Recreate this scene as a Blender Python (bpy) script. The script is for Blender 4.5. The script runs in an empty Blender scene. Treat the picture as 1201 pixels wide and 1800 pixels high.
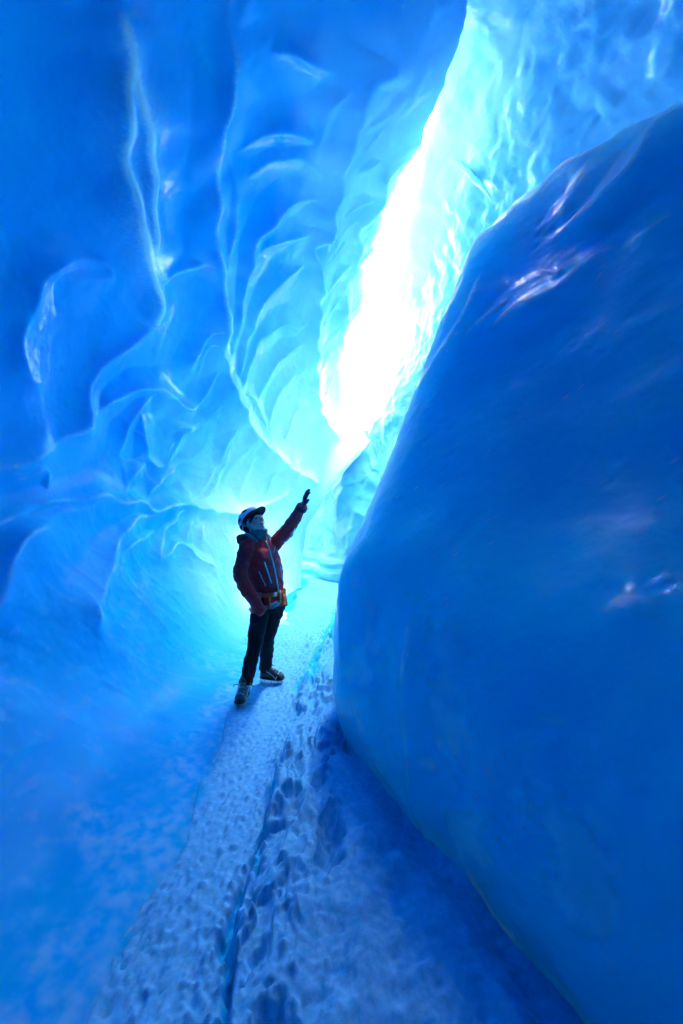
import bpy, bmesh, math, random
import numpy as np
from mathutils import Vector, Matrix

R = math.radians
scene = bpy.context.scene

# ---------------------------------------------------------------- camera
cam_data = bpy.data.cameras.new('camera')
cam_data.sensor_fit = 'VERTICAL'
cam_data.sensor_height = 36.0
cam_data.sensor_width = 24.0
cam_data.lens = 15.0
cam_data.clip_start = 0.05
cam_data.clip_end = 500.0
cam = bpy.data.objects.new('camera', cam_data)
scene.collection.objects.link(cam)
cam.location = (0, 0, 1.65)
cam.rotation_euler = (R(90), 0, 0)
scene.camera = cam

# ---------------------------------------------------------------- sky, sun, exposure
SUN_DIR = Vector((.24, .26, .93)).normalized()           # towards the sun
world = bpy.data.worlds.new('World')
scene.world = world
world.use_nodes = True
wn = world.node_tree
bg = wn.nodes['Background']
sky = wn.nodes.new('ShaderNodeTexSky')
sky.sky_type = 'NISHITA'
sky.sun_disc = False
sky.sun_elevation = math.asin(SUN_DIR.z)
sky.sun_rotation = math.atan2(SUN_DIR.x, SUN_DIR.y)
wn.links.new(sky.outputs[0], bg.inputs[0])
bg.inputs[1].default_value = 0.06
sun_data = bpy.data.lights.new('sun', 'SUN')
sun_data.energy = 1.5
sun_data.angle = R(70)
sun_data.color = (1.0, .98, .95)
sun = bpy.data.objects.new('sun', sun_data)
scene.collection.objects.link(sun)
sun.rotation_euler = SUN_DIR.to_track_quat('Z', 'Y').to_euler()
sun.location = (2, 5, 20)

vs = scene.view_settings
vs.view_transform = 'Standard'
vs.look = 'None'
vs.gamma = 1.0
vs.use_curve_mapping = False
vs.exposure = 4.95

scene.render.engine = 'CYCLES'
cy = scene.cycles
cy.max_bounces = 7
cy.diffuse_bounces = 7
cy.glossy_bounces = 2
cy.transmission_bounces = 6
cy.use_denoising = True
cy.use_adaptive_sampling = True
cy.adaptive_threshold = .04
cy.adaptive_min_samples = 24
cy.sample_clamp_indirect = 8.0
cy.caustics_reflective = False
cy.caustics_refractive = False

# ---------------------------------------------------------------- numeric helpers
def slopes(xk, yk):
    h = np.diff(xk).reshape((-1,) + (1,) * (yk.ndim - 1))
    d = np.diff(yk, axis=0) / h
    m = np.zeros_like(yk)
    m[0], m[-1] = d[0], d[-1]
    m[1:-1] = (d[:-1] * h[1:] + d[1:] * h[:-1]) / (h[:-1] + h[1:])
    return m


def hermite(xk, yk, xq):
    """Smooth interpolation of rows yk (at xk) to the places xq."""
    xk = np.asarray(xk, float); yk = np.asarray(yk, float)
    m = slopes(xk, yk)
    i = np.clip(np.searchsorted(xk, xq) - 1, 0, len(xk) - 2)
    h = (xk[i + 1] - xk[i])
    s = np.clip((xq - xk[i]) / h, 0, 1)
    sh = (-1,) + (1,) * (yk.ndim - 1)
    s = s.reshape(sh); h = h.reshape(sh)
    return ((2*s**3 - 3*s**2 + 1) * yk[i] + (s**3 - 2*s**2 + s) * h * m[i]
            + (-2*s**3 + 3*s**2) * yk[i + 1] + (s**3 - s**2) * h * m[i + 1])


def sstep(a, b, x):
    t = np.clip((x - a) / (b - a), 0, 1)
    return t * t * (3 - 2 * t)


_rng = np.random.RandomState(7)
_perm = np.tile(_rng.permutation(256), 3)
_grad = _rng.normal(size=(256, 3)); _grad /= np.linalg.norm(_grad, axis=1)[:, None]


_gx, _gy, _gz = (np.ascontiguousarray(_grad[:, k], np.float32) for k in range(3))
_perm = _perm.astype(np.int32)


def perlin(p):
    p = np.asarray(p)
    shp = p.shape[:-1]
    ax = []
    for k in range(3):
        c = p[..., k].reshape(-1)
        fl = np.floor(c)
        f = (c - fl).astype(np.float32)
        ax.append((fl.astype(np.int32) & 255, f, f * f * f * (f * (f * 6 - 15) + 10)))
    (ix, fx, ux), (iy, fy, uy), (iz, fz, uz) = ax
    out = np.zeros(len(fx), np.float32)
    for dx in (0, 1):
        hx = _perm[ix + dx]; wx = ux if dx else 1 - ux
        for dy in (0, 1):
            hy = _perm[hx + iy + dy]; wy = wx * (uy if dy else 1 - uy)
            for dz in (0, 1):
                g = _perm[hy + iz + dz]
                out += wy * (uz if dz else 1 - uz) * (_gx[g] * (fx - dx) + _gy[g] * (fy - dy) + _gz[g] * (fz - dz))
    return (out * 1.5).reshape(shp).astype(float)


def fbm(p, octaves=4, gain=0.5, ofs=0.0):
    s, a, q = 0, 1.0, np.asarray(p, float) + ofs
    for _ in range(octaves):
        s = s + a * perlin(q); a *= gain; q = q * 2.03 + 11.7
    return s


# ---------------------------------------------------------------- the shape of the crevasse
# cross sections (x, z) at distances y along the passage; y runs away from the camera
LEFT = {   # floor ... bulge ... ceiling ... lip of the slit
 -16.0: [(-0.70,-0.02),(-1.46,0.11),(-1.56,0.8),(-1.9,1.7),(-1.9,2.6),(-1.6,3.6),(-1.1,4.5),(-0.2,5.2),(1.1,5.6)],
 -6.0: [(-0.70,-0.02),(-1.46,0.11),(-1.56,0.8),(-1.9,1.7),(-1.9,2.6),(-1.6,3.6),(-1.1,4.5),(-0.2,5.2),(1.1,5.6)],
 -2.0: [(-0.70,-0.02),(-1.46,0.11),(-2.26,0.8),(-2.7,1.7),(-2.7,2.6),(-2.35,3.7),(-1.5,4.6),(-0.3,5.3),(1.1,5.7)],
 0.0: [(-0.70,-0.02),(-1.46,0.11),(-2.21,0.8),(-2.65,1.7),(-2.65,2.6),(-2.3,3.7),(-1.5,4.6),(-0.3,5.25),(1.08,5.65)],
 2.0: [(-0.70,-0.02),(-1.46,0.11),(-2.14,0.8),(-2.6,1.7),(-2.6,2.6),(-2.25,3.65),(-1.45,4.55),(-0.3,5.2),(1.03,5.6)],
 3.5: [(-0.70,-0.02),(-1.46,0.11),(-2.01,0.8),(-2.45,1.7),(-2.45,2.6),(-2.1,3.6),(-1.4,4.5),(-0.35,5.15),(0.94,5.5)],
 4.4: [(-0.70,-0.02),(-1.46,0.11),(-1.94,0.8),(-2.35,1.7),(-2.35,2.55),(-2,3.55),(-1.35,4.4),(-0.4,5.1),(0.8,5.5)],
 5.1: [(-0.70,-0.02),(-1.46,0.11),(-1.89,0.8),(-2.27,1.65),(-2.25,2.5),(-1.92,3.45),(-1.3,4.35),(-0.42,5.05),(0.6,5.5)],
 6.5: [(-0.70,-0.02),(-1.46,0.11),(-1.79,0.8),(-2.05,1.6),(-2,2.4),(-1.7,3.3),(-1.2,4.2),(-0.5,4.95),(0.41,5.5)],
 8.0: [(-1.014,-0.22),(-1.424,0.198),(-1.522,0.8),(-1.65,1.4),(-1.55,2.1),(-1.28,2.9),(-0.9,3.8),(-0.4,4.7),(0.36,5.45)],
 9.5: [(-1.086,-0.42),(-1.256,0.266),(-1.254,0.76),(-1.25,1.3),(-1.08,1.85),(-0.85,2.5),(-0.55,3.3),(-0.2,4.3),(0.19,5.05)],
 10.4: [(-1.07,-0.5),(-1.1,0.25),(-1.12,0.7),(-1.06,1.25),(-0.82,1.75),(-0.5,2.3),(-0.22,2.9),(0,3.6),(0.18,4.3)],
 11.0: [(-1.05,-0.5),(-1.05,0.2),(-1.02,0.7),(-0.92,1.3),(-0.55,1.8),(-0.27,2.25),(0.06,2.75),(0.36,3.15),(0.62,3.55)],
 11.5: [(-1.35,-0.6),(-1.32,0.2),(-1.28,0.7),(-1.15,1.4),(-0.75,1.95),(-0.2,2.5),(0.1,2.9),(0.45,3.2),(0.9,3.5)],
 12.2: [(-2,-0.6),(-2,0.2),(-2,0.8),(-1.9,1.6),(-1.7,2.3),(-1.5,2.8),(-1.3,3.1),(-1,3.35),(-0.7,3.55)],  # roof opened past the bend, an unseen skylight added to light it
 14.0: [(-3.6,-0.6),(-3.6,0.2),(-3.6,0.8),(-3.5,1.6),(-3.3,2.3),(-3.1,2.9),(-2.9,3.2),(-2.6,3.4),(-2.2,3.6)],
 17.0: [(-6,-0.6),(-6,0.2),(-6,0.8),(-5.8,1.6),(-5.1,2.3),(-4.8,2.9),(-4.5,3.3),(-4.2,3.5),(-4,3.6)],
}
RIGHT = {  # lip of the slit ... down the far right wall to its foot
 -16.0: [(0.75,5.45),(1.5,5.3),(2.0,4.8),(2.2,4.1),(2.3,3.2),(2.3,2.2),(2.1,1.0),(1.8,-.4)],
 -6.0: [(0.75,5.45),(1.5,5.3),(2.0,4.8),(2.2,4.1),(2.3,3.2),(2.3,2.2),(2.1,1.0),(1.8,-.4)],
 -2.0: [(0.75,5.45),(1.7,5.45),(2.4,5.0),(2.9,4.3),(3.2,3.3),(3.3,2.2),(3.2,1.0),(3.0,-.4)],
  1.0: [(0.78,5.5),(1.7,5.5),(2.4,5.0),(2.9,4.3),(3.2,3.3),(3.3,2.2),(3.2,1.0),(3.0,-.4)],
  3.0: [(0.90,5.55),(1.65,5.5),(2.3,5.05),(2.8,4.3),(3.1,3.4),(3.1,2.2),(3.0,1.0),(2.8,-.4)],
  3.9: [(0.92,5.9),(1.5,5.65),(2.05,5.15),(2.55,4.4),(2.85,3.4),(2.9,2.2),(2.8,1.0),(2.6,-.4)],
  4.6: [(0.99,5.9),(1.5,5.6),(1.95,5.1),(2.4,4.35),(2.65,3.4),(2.65,2.2),(2.5,1.0),(2.3,-.4)],
  5.3: [(0.95,5.9),(1.5,5.55),(1.88,5.0),(2.2,4.3),(2.4,3.35),(2.35,2.2),(2.15,1.0),(1.9,-.4)],
  6.4: [(0.93,5.9),(1.42,5.5),(1.7,4.9),(1.9,4.2),(1.95,3.3),(1.8,2.2),(1.5,1.0),(1.2,-.4)],
  7.6: [(0.84,5.9),(1.3,5.45),(1.4,4.85),(1.4,4.15),(1.35,3.4),(1.25,2.3),(.9,1.0),(.6,-.4)],
  8.7: [(0.87,5.85),(1.28,5.35),(1.2,4.75),(1.0,4.05),(.9,3.45),(.95,2.4),(.55,1.0),(.25,-.4)],
  9.6: [(0.97,5.7),(1.32,5.1),(1.15,4.5),(.82,3.9),(.68,3.5),(.83,2.3),(.35,1.0),(.08,-.5)],
 10.6: [(1.18,5.5),(1.6,4.9),(1.5,4.4),(1.25,3.8),(1.1,3.3),(1.15,2.3),(.7,1.0),(.4,-.5)],
 12.0: [(2.60,5.3),(2.7,4.8),(2.6,4.3),(2.5,3.7),(2.4,3.2),(2.3,2.3),(2.0,1.0),(1.9,-.5)],
}
# the big leaning mass of ice on the near right: foot line and lean
FOOT = np.array([(-16,1.0),(-6,1.0),(-2,1.3),(0,1.08),(.8,.80),(1.55,.52),(2.1,.29),(2.6,.08),(2.95,-.03),(3.3,-.045),(3.7,.03),(4.3,.28),(5.2,.75),(6.2,1.1),(8,1.6)], float)
LEAN = np.array([(-.6,0.02),(0,.05),(.35,.0),(.7,-.01),(1.1,.03),(1.3,.08),(1.57,.20),(1.9,.35),(2.57,.60),(3.2,.85),(3.75,1.12),(4.05,1.38)], float)


def left_point(y, t):
    """Left wall and ceiling: t = 0 at the foot, 1 at the lip of the slit."""
    yk = np.array(sorted(LEFT)); K = np.array([LEFT[k] for k in yk])
    prof = hermite(yk, K, y)                                    # (n, 9, 2)
    return prof


def sweep_left(ys, ts):
    prof = left_point(ys, None)                                 # (n, 9, 2)
    k = np.linspace(0, 1, prof.shape[1])
    q = hermite(k, np.transpose(prof, (1, 0, 2)), ts)           # (m, n, 2)
    q = np.transpose(q, (1, 0, 2))
    return np.dstack([q[..., 0], np.repeat(ys[:, None], len(ts), 1), q[..., 1]])


def sweep_right(ys, ts):
    yk = np.array(sorted(RIGHT)); K = np.array([RIGHT[k] for k in yk])
    prof = hermite(yk, K, ys)
    k = np.linspace(0, 1, prof.shape[1])
    q = np.transpose(hermite(k, np.transpose(prof, (1, 0, 2)), ts), (1, 0, 2))
    return np.dstack([q[..., 0], np.repeat(ys[:, None], len(ts), 1), q[..., 1]])


def sweep_mass(ys, zs):
    """zs in 0..1 goes up the leaning face, 1..1.4 over the crest and down behind it."""
    foot = hermite(FOOT[:, 0], FOOT[:, 1], ys)
    Z = -.6 + zs * 4.65
    lean = np.interp(Z, LEAN[:, 0], LEAN[:, 1])
    lean = hermite(LEAN[:, 0], LEAN[:, 1], np.clip(Z, -.6, 4.05))
    near = np.clip(3.3 - ys, 0, 3.0)
    far = np.clip(ys - 3.3, 0, 9)
    X = foot[:, None] + lean[None] * (1 + .55 * near - .02 * far)[:, None]
    over = np.clip(zs - 1, 0, None)
    X = X + (over * 2.6)[None]
    ztop = np.where(zs > 1, 4.05 + .25 * over * 2.5 - (over * 2.2) ** 2, Z)
    Zg = np.repeat(ztop[None], len(ys), 0)
    Zg = Zg - (np.clip(far, 0, 4) * .35)[:, None] * sstep(1.2, 4.0, Zg)       # crest falls away beyond the prow
    Zg = Zg + (.0 * near)[:, None]
    return np.dstack([X, np.repeat(ys[:, None], len(zs), 1), Zg])


def floor_z(X, Y):
    z = -.26 * sstep(8.5, 13, Y)
    bank = sstep(-.46, .15, X + .02 * np.sin(Y * 3)) * sstep(-1, 1.0, Y)
    z = z + bank * (.15 - .02 * sstep(2.0, 3.2, Y) + .06 * sstep(3.3, 5, Y) - .24 * sstep(7, 9, Y))
    z = z - .13 * sstep(-.84, -.97, X + .05 * np.sin(Y * 2.3) + .03 * np.sin(Y * 7.1 + X * 5))      # crust ends, glazed ice of the wall's foot lies lower
    return z

# crests between the melt scallops: height, width, whitening (some frost, mostly painted ridge glow), points on the wall
LEFT_RIDGES = [
  (0.11,0.21,1.9,[(-1.32,2.54,4.63),(-1.36,2.63,4.59),(-1.4,2.7,4.56),(-1.49,2.83,4.48),(-1.58,3,4.38),(-1.69,3.23,4.25),(-1.77,3.48,4.1),(-1.8,3.77,4.01),(-1.84,4.03,3.9),(-1.9,4.28,3.76),(-1.97,4.4,3.6)]),
  (0.11,0.19,1.9,[(-1.38,2.68,4.58),(-1.43,2.88,4.53),(-1.47,3.1,4.47),(-1.55,3.34,4.38),(-1.7,3.62,4.17),(-1.78,3.87,4.02),(-1.78,4.06,3.99),(-1.76,4.19,3.97)]),
  (0.07,0.09,0.7,[(-1.92,4.31,3.72),(-1.83,4.19,3.89),(-1.75,4.19,3.99),(-1.62,4.31,4.13),(-1.38,4.52,4.36)]),
  (0.09,0.14,0.35,[(-1.97,4.4,3.6),(-2.06,4.31,3.46),(-2.19,4.11,3.23),(-2.29,3.95,3.01),(-2.37,3.92,2.74),(-2.4,3.98,2.55),(-2.46,3.77,2.31),(-2.51,3.41,2.1),(-2.53,3.17,1.98),(-2.55,2.81,1.83)]),
  (0.13,0.16,0.7,[(-0.7,2.63,5),(-0.75,2.77,4.98),(-0.78,2.96,4.96),(-0.85,3.21,4.91),(-1,3.41,4.81),(-1.1,3.67,4.72),(-1.22,4,4.58),(-1.33,4.34,4.43),(-1.41,4.73,4.29),(-1.48,5.06,4.15),(-1.6,5.45,3.89),(-1.66,5.98,3.64),(-1.68,6.44,3.38),(-1.6,6.98,3.15),(-1.37,7.87,2.81),(-0.89,9.43,2.47),(-0.57,10.22,2.34)]),
  (0.07,0.1,0.4,[(-1.02,3.41,4.8),(-1,3.62,4.79),(-1.05,4.14,4.7),(-1.24,4.61,4.47),(-1.4,4.83,4.28)]),
  (0.07,0.1,0.5,[(-0.61,2.77,5.05),(-0.66,2.81,5.02),(-0.71,2.94,4.99)]),
  (0.15,0.17,0.7,[(0.45,3.02,5.4),(0.44,3.12,5.39),(0.43,3.3,5.38),(0.41,3.5,5.37),(0.27,3.55,5.34),(0.2,3.74,5.32),(0.13,4,5.3),(-0,4.31,5.26),(-0.06,4.64,5.24),(-0.14,4.8,5.2),(-0.22,5.27,5.16),(-0.3,5.3,5.11),(-0.35,5.86,5.08),(-0.43,6.88,4.95),(-0.55,7.41,4.7),(-0.57,8.03,4.43),(-0.58,8.76,3.98),(-0.27,9.95,3.51),(0.3,10.86,3.24)]),
  (0.1,0.12,0.6,[(0.71,3.1,5.45),(0.66,3.39,5.43),(0.64,3.6,5.43),(0.61,3.85,5.42),(0.49,4.19,5.4),(0.45,4.46,5.4),(0.44,4.7,5.4),(0.44,5.06,5.43),(0.28,5.27,5.38),(0.18,6.06,5.37),(0.1,6.88,5.31),(-0.04,8.03,5.08),(-0.13,9,4.77),(-0.05,9.88,4.29),(0.31,10.71,3.63)]),
  (0.08,0.1,0.5,[(0.06,4.14,5.28),(0.16,3.98,5.31),(0.42,3.95,5.38),(0.57,3.79,5.41)]),
  (0.05,0.07,0.5,[(0.08,3.69,5.29),(0.12,3.55,5.3),(0.2,3.52,5.32),(0.27,3.55,5.34)]),
  (0.09,0.12,0.5,[(-0.14,4.8,5.2),(-0.37,4.67,5.1),(-0.59,4.58,4.98),(-0.77,4.64,4.86),(-0.96,4.76,4.71),(-1.15,5.09,4.5),(-1.34,5.41,4.26),(-1.51,5.78,3.96),(-1.64,6.02,3.66)]),
  (0.07,0.1,0.4,[(-0.24,5.3,5.14),(-0.56,5.09,4.97),(-0.8,4.93,4.81),(-1,4.96,4.65)]),
  (0.08,0.1,0.6,[(-0.35,5.82,5.09),(-0.65,5.71,4.87),(-0.91,5.67,4.67),(-1.11,5.71,4.47),(-1.27,5.94,4.26),(-1.37,5.98,4.12),(-1.55,6.27,3.74),(-1.68,6.35,3.43)]),
  (0.08,0.1,0.6,[(-0.41,6.88,4.97),(-0.65,6.93,4.73),(-0.96,6.48,4.5),(-1.22,6.27,4.25),(-1.44,6.4,3.86),(-1.65,6.53,3.4)]),
  (0.07,0.09,0.5,[(-0.52,7.46,4.73),(-0.95,7.07,4.3),(-1.25,6.98,3.88),(-1.42,7.02,3.52),(-1.54,7.12,3.16)]),
  (0.07,0.09,0.5,[(-0.57,8.03,4.43),(-0.92,7.61,4.04),(-1.19,7.46,3.63),(-1.33,7.61,3.18)]),
  (0.06,0.09,0.4,[(-0.58,8.76,3.98),(-0.89,8.25,3.63),(-1.12,8.25,3.08)]),
  (0.07,0.08,0.5,[(0.08,5.71,5.31),(-0.12,5.82,5.21),(-0.32,6.14,5.1),(-0.4,6.61,5.01)]),
  (0.06,0.08,0.5,[(0.1,7.02,5.31),(-0.15,7.07,5.14),(-0.35,7.41,4.92),(-0.46,7.71,4.72)]),
  (0.06,0.08,0.4,[(-0.05,8.42,5.01),(-0.28,8.3,4.76),(-0.48,8.53,4.37)]),
  (0.06,0.08,0.4,[(0.44,5.06,5.43),(0.2,5.03,5.33),(-0.01,5.2,5.25),(-0.18,5.41,5.18)]),
  (0.06,0.09,0.3,[(-0.94,3.74,4.82),(-0.79,3.72,4.92),(-0.59,3.74,5.03),(-0.42,3.85,5.11),(-0.27,4.06,5.17)]),
  (0.05,0.09,0.25,[(-0.53,3.12,5.08),(-0.36,3.21,5.15),(-0.23,3.34,5.2),(-0.13,3.45,5.23)]),
  (0.08,0.1,0.6,[(-1.93,5.27,3.37),(-1.86,5.16,3.55),(-1.74,5.2,3.73),(-1.59,5.3,3.94)]),
  (0.06,0.08,0.5,[(-1.85,5.45,3.46),(-1.71,5.37,3.73),(-1.62,5.52,3.85)]),
  (0.09,0.1,0.45,[(-2.41,4,2.53),(-2.32,4.25,2.78),(-2.27,4.4,2.9),(-2.17,4.7,3.05),(-2.1,5.06,3.07),(-2.04,5.48,3.01),(-1.91,5.75,3.21),(-1.73,5.78,3.58),(-1.62,5.63,3.82)]),
  (0.07,0.08,0.4,[(-2.37,4.55,2.25),(-2.34,4.58,2.44),(-2.31,4.58,2.62),(-2.25,4.67,2.81),(-2.17,4.8,3)]),
  (0.07,0.08,0.5,[(-2.26,4.76,2.7),(-2.29,4.89,2.47),(-2.3,5.03,2.25),(-2.26,5.34,2.22),(-2.2,5.48,2.42),(-2.11,5.63,2.7),(-1.95,6.06,2.94),(-1.81,6.31,3.16)]),
  (0.06,0.07,0.4,[(-2.2,5.3,2.57),(-2.16,5.37,2.69),(-2.06,5.71,2.82),(-1.9,6.14,3.05),(-1.73,6.31,3.34)]),
  (0.06,0.07,0.4,[(-2.35,4.46,1.74),(-2.35,4.7,1.92),(-2.34,4.86,2.11),(-2.3,5.03,2.23)]),
  (0.11,0.13,0.45,[(-2.46,2.79,1.49),(-2.46,3.06,1.56),(-2.45,3.34,1.65),(-2.43,3.72,1.73),(-2.38,4.25,1.75),(-2.31,4.86,1.71),(-2.28,5.03,1.66),(-2.22,5.56,1.71),(-2.1,6.27,1.67),(-1.9,7.12,1.63),(-1.62,8.03,1.71),(-1.21,9,2.01)]),
  (0.06,0.08,0.5,[(-2.29,4.96,1.68),(-2.3,5.09,1.89),(-2.25,5.45,2.14),(-2.19,5.67,2.29),(-2.1,6.02,2.46),(-2.01,6.23,2.65)]),
  (0.06,0.07,0.5,[(-2.19,5.82,1.73),(-2.1,6.31,1.99),(-2.04,6.48,2.21),(-1.9,6.75,2.51),(-1.76,6.93,2.77)]),
  (0.06,0.07,0.5,[(-2.14,6.14,1.77),(-2.01,6.66,2.09),(-1.93,6.75,2.37),(-1.84,6.88,2.57)]),
  (0.05,0.06,0.4,[(-1.94,6.88,2.12),(-1.85,6.98,2.39),(-1.7,7.22,2.61),(-1.55,7.41,2.83)]),
  (0.05,0.06,0.4,[(-2.23,5.48,2.28),(-2.22,5.37,2.44),(-2.15,5.56,2.61)]),
  (0.1,0.15,0.25,[(-2.2,2.57,0.95),(-2.36,3.02,1.32),(-2.38,3.12,1.39),(-2.4,3.34,1.5),(-2.41,3.69,1.64),(-2.39,4.14,1.73)]),
  (0.07,0.1,0.5,[(-2.03,3.45,0.82),(-2.13,3.79,1.04),(-2.19,4.06,1.21),(-2.24,4.19,1.34),(-2.28,4.61,1.53),(-2.24,5.41,1.68)]),
  (0.06,0.08,0.5,[(-2.06,4.89,1.09),(-2.15,5.09,1.31),(-2.19,5.3,1.44),(-2.19,5.67,1.62),(-2.07,6.44,1.67)]),
  (0.05,0.07,0.5,[(-2.06,5.48,1.18),(-2.12,5.86,1.45),(-2.1,6.19,1.58),(-2.01,6.7,1.63)]),
  (0.05,0.07,0.5,[(-2.02,6.06,1.24),(-2.06,6.27,1.44),(-2.01,6.7,1.6),(-1.9,7.12,1.62)]),
  (0.06,0.08,0.4,[(-2.07,4.89,1.1),(-2.08,5.45,1.21),(-1.95,5.71,0.99),(-1.84,6.14,0.83)]),
  (0.06,0.08,0.35,[(-2.11,3.87,1.03),(-2.16,4.19,1.17),(-2.21,4.61,1.35),(-2.21,5.09,1.45)]),
  (0.06,0.08,0.35,[(-2.12,3.48,0.97),(-2,3.45,0.77),(-1.97,3.34,0.71)]),
  (0.04,0.1,0.12,[(-2.45,3.36,2.69),(-2.43,3.21,2.85),(-2.34,3.17,3.16),(-2.22,3.21,3.45),(-2.1,3.36,3.64),(-2.01,3.57,3.74),(-2.01,3.69,3.72),(-2.1,3.57,3.59),(-2.2,3.36,3.44)]),
  (0.05,0.1,0.2,[(-2.53,3.17,1.94),(-2.5,3.45,1.97),(-2.48,3.64,2.13)]),
  (0.06,0.1,0.3,[(-2.51,3.25,1.9),(-2.49,3.52,1.97),(-2.47,3.52,1.8)]),
  (0.07,0.08,0.5,[(0.45,4.46,5.4),(0.29,4.52,5.35),(0.11,4.55,5.3),(0,4.7,5.26)]),
  (0.07,0.08,0.5,[(0.28,5.27,5.38),(0.11,5.34,5.31),(-0.06,5.59,5.24),(-0.2,5.86,5.17)]),
  (0.07,0.08,0.5,[(0.18,6.06,5.37),(-0.01,6.31,5.27),(-0.19,6.57,5.16),(-0.38,6.93,4.99)]),
  (0.06,0.07,0.5,[(0.05,7.56,5.23),(-0.15,7.87,5),(-0.41,8.09,4.66)]),
  (0.06,0.07,0.5,[(-0.1,9.06,4.79),(-0.31,9.18,4.34),(-0.5,9.12,3.89)]),
  (0.06,0.08,0.4,[(0.53,4.08,5.41),(0.39,4.14,5.37),(0.23,4.25,5.33),(0.06,4.4,5.28)]),
  (0.06,0.09,0.4,[(0.41,3.5,5.37),(0.2,3.55,5.32),(-0.05,3.69,5.25),(-0.22,3.98,5.19),(-0.29,4.31,5.16)]),
  (0.05,0.09,0.35,[(-0.17,4.83,5.19),(-0.27,4.4,5.16),(-0.43,4.11,5.09),(-0.69,3.98,4.96),(-0.92,4.03,4.81)]),
  (0.06,0.08,0.4,[(-1.7,6.31,3.42),(-1.53,6.7,3.53),(-1.4,7.22,3.39),(-1.35,7.66,3.08)]),
  (0.06,0.08,0.4,[(-1.6,6.98,3.15),(-1.76,6.79,2.91),(-1.92,6.66,2.54),(-2,6.7,2.1)]),
  (0.06,0.08,0.4,[(-1.37,7.87,2.81),(-1.58,7.56,2.56),(-1.74,7.46,2.14),(-1.79,7.46,1.79)]),
  (0.05,0.08,0.35,[(-1.16,8.59,2.62),(-1.34,8.36,2.37),(-1.49,8.25,1.97)]),
]
MASS_RIDGES = [  # whitening here also paints the bright crest highlights
  (0.06,0.09,1.4,[(2.19,2.43,4.05),(2.06,2.54,4.05),(1.95,2.63,4.05),(1.82,2.75,4.05),(1.7,2.71,3.91),(1.63,2.75,3.88),(1.54,2.89,3.92),(1.45,2.9,3.85),(1.33,2.93,3.76),(1.25,3.09,3.81),(1.17,3.09,3.71),(1.06,3.21,3.66),(0.95,3.21,3.45),(0.86,3.19,3.22),(0.78,3.16,3)]),
  (0.05,0.07,1.3,[(1.61,2.72,3.84),(1.53,2.63,3.67),(1.45,2.66,3.62),(1.4,2.74,3.64)]),
  (0.05,0.07,1.3,[(1.47,2.66,3.63),(1.4,2.63,3.49),(1.36,2.61,3.41)]),
  (0.06,0.09,1.1,[(1.99,2.49,3.95),(1.75,2.39,3.66),(1.6,2.4,3.48),(1.5,2.44,3.38),(1.41,2.52,3.35),(1.32,2.61,3.31)]),
  (0.06,0.09,1.4,[(1.41,2.28,3.01),(1.36,2.32,2.99),(1.29,2.37,2.94),(1.22,2.42,2.87),(1.16,2.49,2.87),(1.05,2.63,2.87),(0.97,2.7,2.82)]),
  (0.05,0.07,0.64,[(1.24,2.48,3),(1.3,2.43,3.03)]),
  (0.05,0.1,0.48,[(1.62,2.09,3.07),(1.53,2.13,2.99),(1.48,2.18,2.99)]),
  (0.04,0.05,0.96,[(1,3.06,3.36),(0.9,2.99,3.08),(0.8,3,2.89),(0.68,3.12,2.73),(0.59,3.21,2.59)]),
  (0.04,0.05,0.8,[(1.07,2.68,2.99),(0.99,2.75,2.93),(0.89,2.84,2.86),(0.78,2.93,2.75)]),
  (0.03,0.06,0.48,[(0.38,2.1,1.21),(0.34,2.07,1.04),(0.31,2.05,0.83),(0.3,2.03,0.56),(0.33,2.03,0.3),(0.41,1.93,0.16)]),
  (0.03,0.05,0.48,[(0.13,2.45,0.44),(0.21,2.3,0.3),(0.31,2.11,0.24),(0.37,2,0.19)]),
  (0.03,0.05,1.1,[(0.05,3.06,1.31),(0.01,2.95,1.14),(0.01,2.83,0.97),(0.02,2.73,0.77)]),
  (0.03,0.05,1.3,[(0.81,1.31,1.33),(0.84,1.26,1.35),(0.87,1.23,1.36)]),  # small glint painted in as a whitened ridge
]

# ---------------------------------------------------------------- scene helpers
C = scene.collection


def link(name, me, mat=None, parent=None, smooth=True):
    o = bpy.data.objects.new(name, me)
    C.objects.link(o)
    if mat is not None:
        me.materials.append(mat)
    if smooth and len(me.polygons):
        me.polygons.foreach_set('use_smooth', np.ones(len(me.polygons), bool))
    if parent is not None:
        o.parent = parent
    return o


def structure(o, label=None):
    o['kind'] = 'structure'
    if label:
        o['label'] = label
    return o


def grid_mesh(name, P, attrs=None, flip=False):
    n, m = P.shape[:2]
    me = bpy.data.meshes.new(name)
    idx = np.arange(n * m).reshape(n, m)
    q = np.stack([idx[:-1, :-1], idx[1:, :-1], idx[1:, 1:], idx[:-1, 1:]], -1).reshape(-1, 4)
    if flip:
        q = q[:, ::-1]
    nf = len(q)
    me.vertices.add(n * m)
    me.vertices.foreach_set('co', P.reshape(-1).astype(np.float32))
    me.loops.add(nf * 4)
    me.loops.foreach_set('vertex_index', q.reshape(-1).astype(np.int32))
    me.polygons.add(nf)
    me.polygons.foreach_set('loop_start', np.arange(0, nf * 4, 4, dtype=np.int32))
    me.update(calc_edges=True)
    for k, v in (attrs or {}).items():
        a = me.attributes.new(k, 'FLOAT', 'POINT')
        a.data.foreach_set('value', np.ascontiguousarray(v.reshape(-1), np.float32))
    return me


def normals(P):
    du = np.gradient(P, axis=0); dv = np.gradient(P, axis=1)
    n = np.cross(du, dv)
    return n / (np.linalg.norm(n, axis=-1, keepdims=True) + 1e-9)


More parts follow.
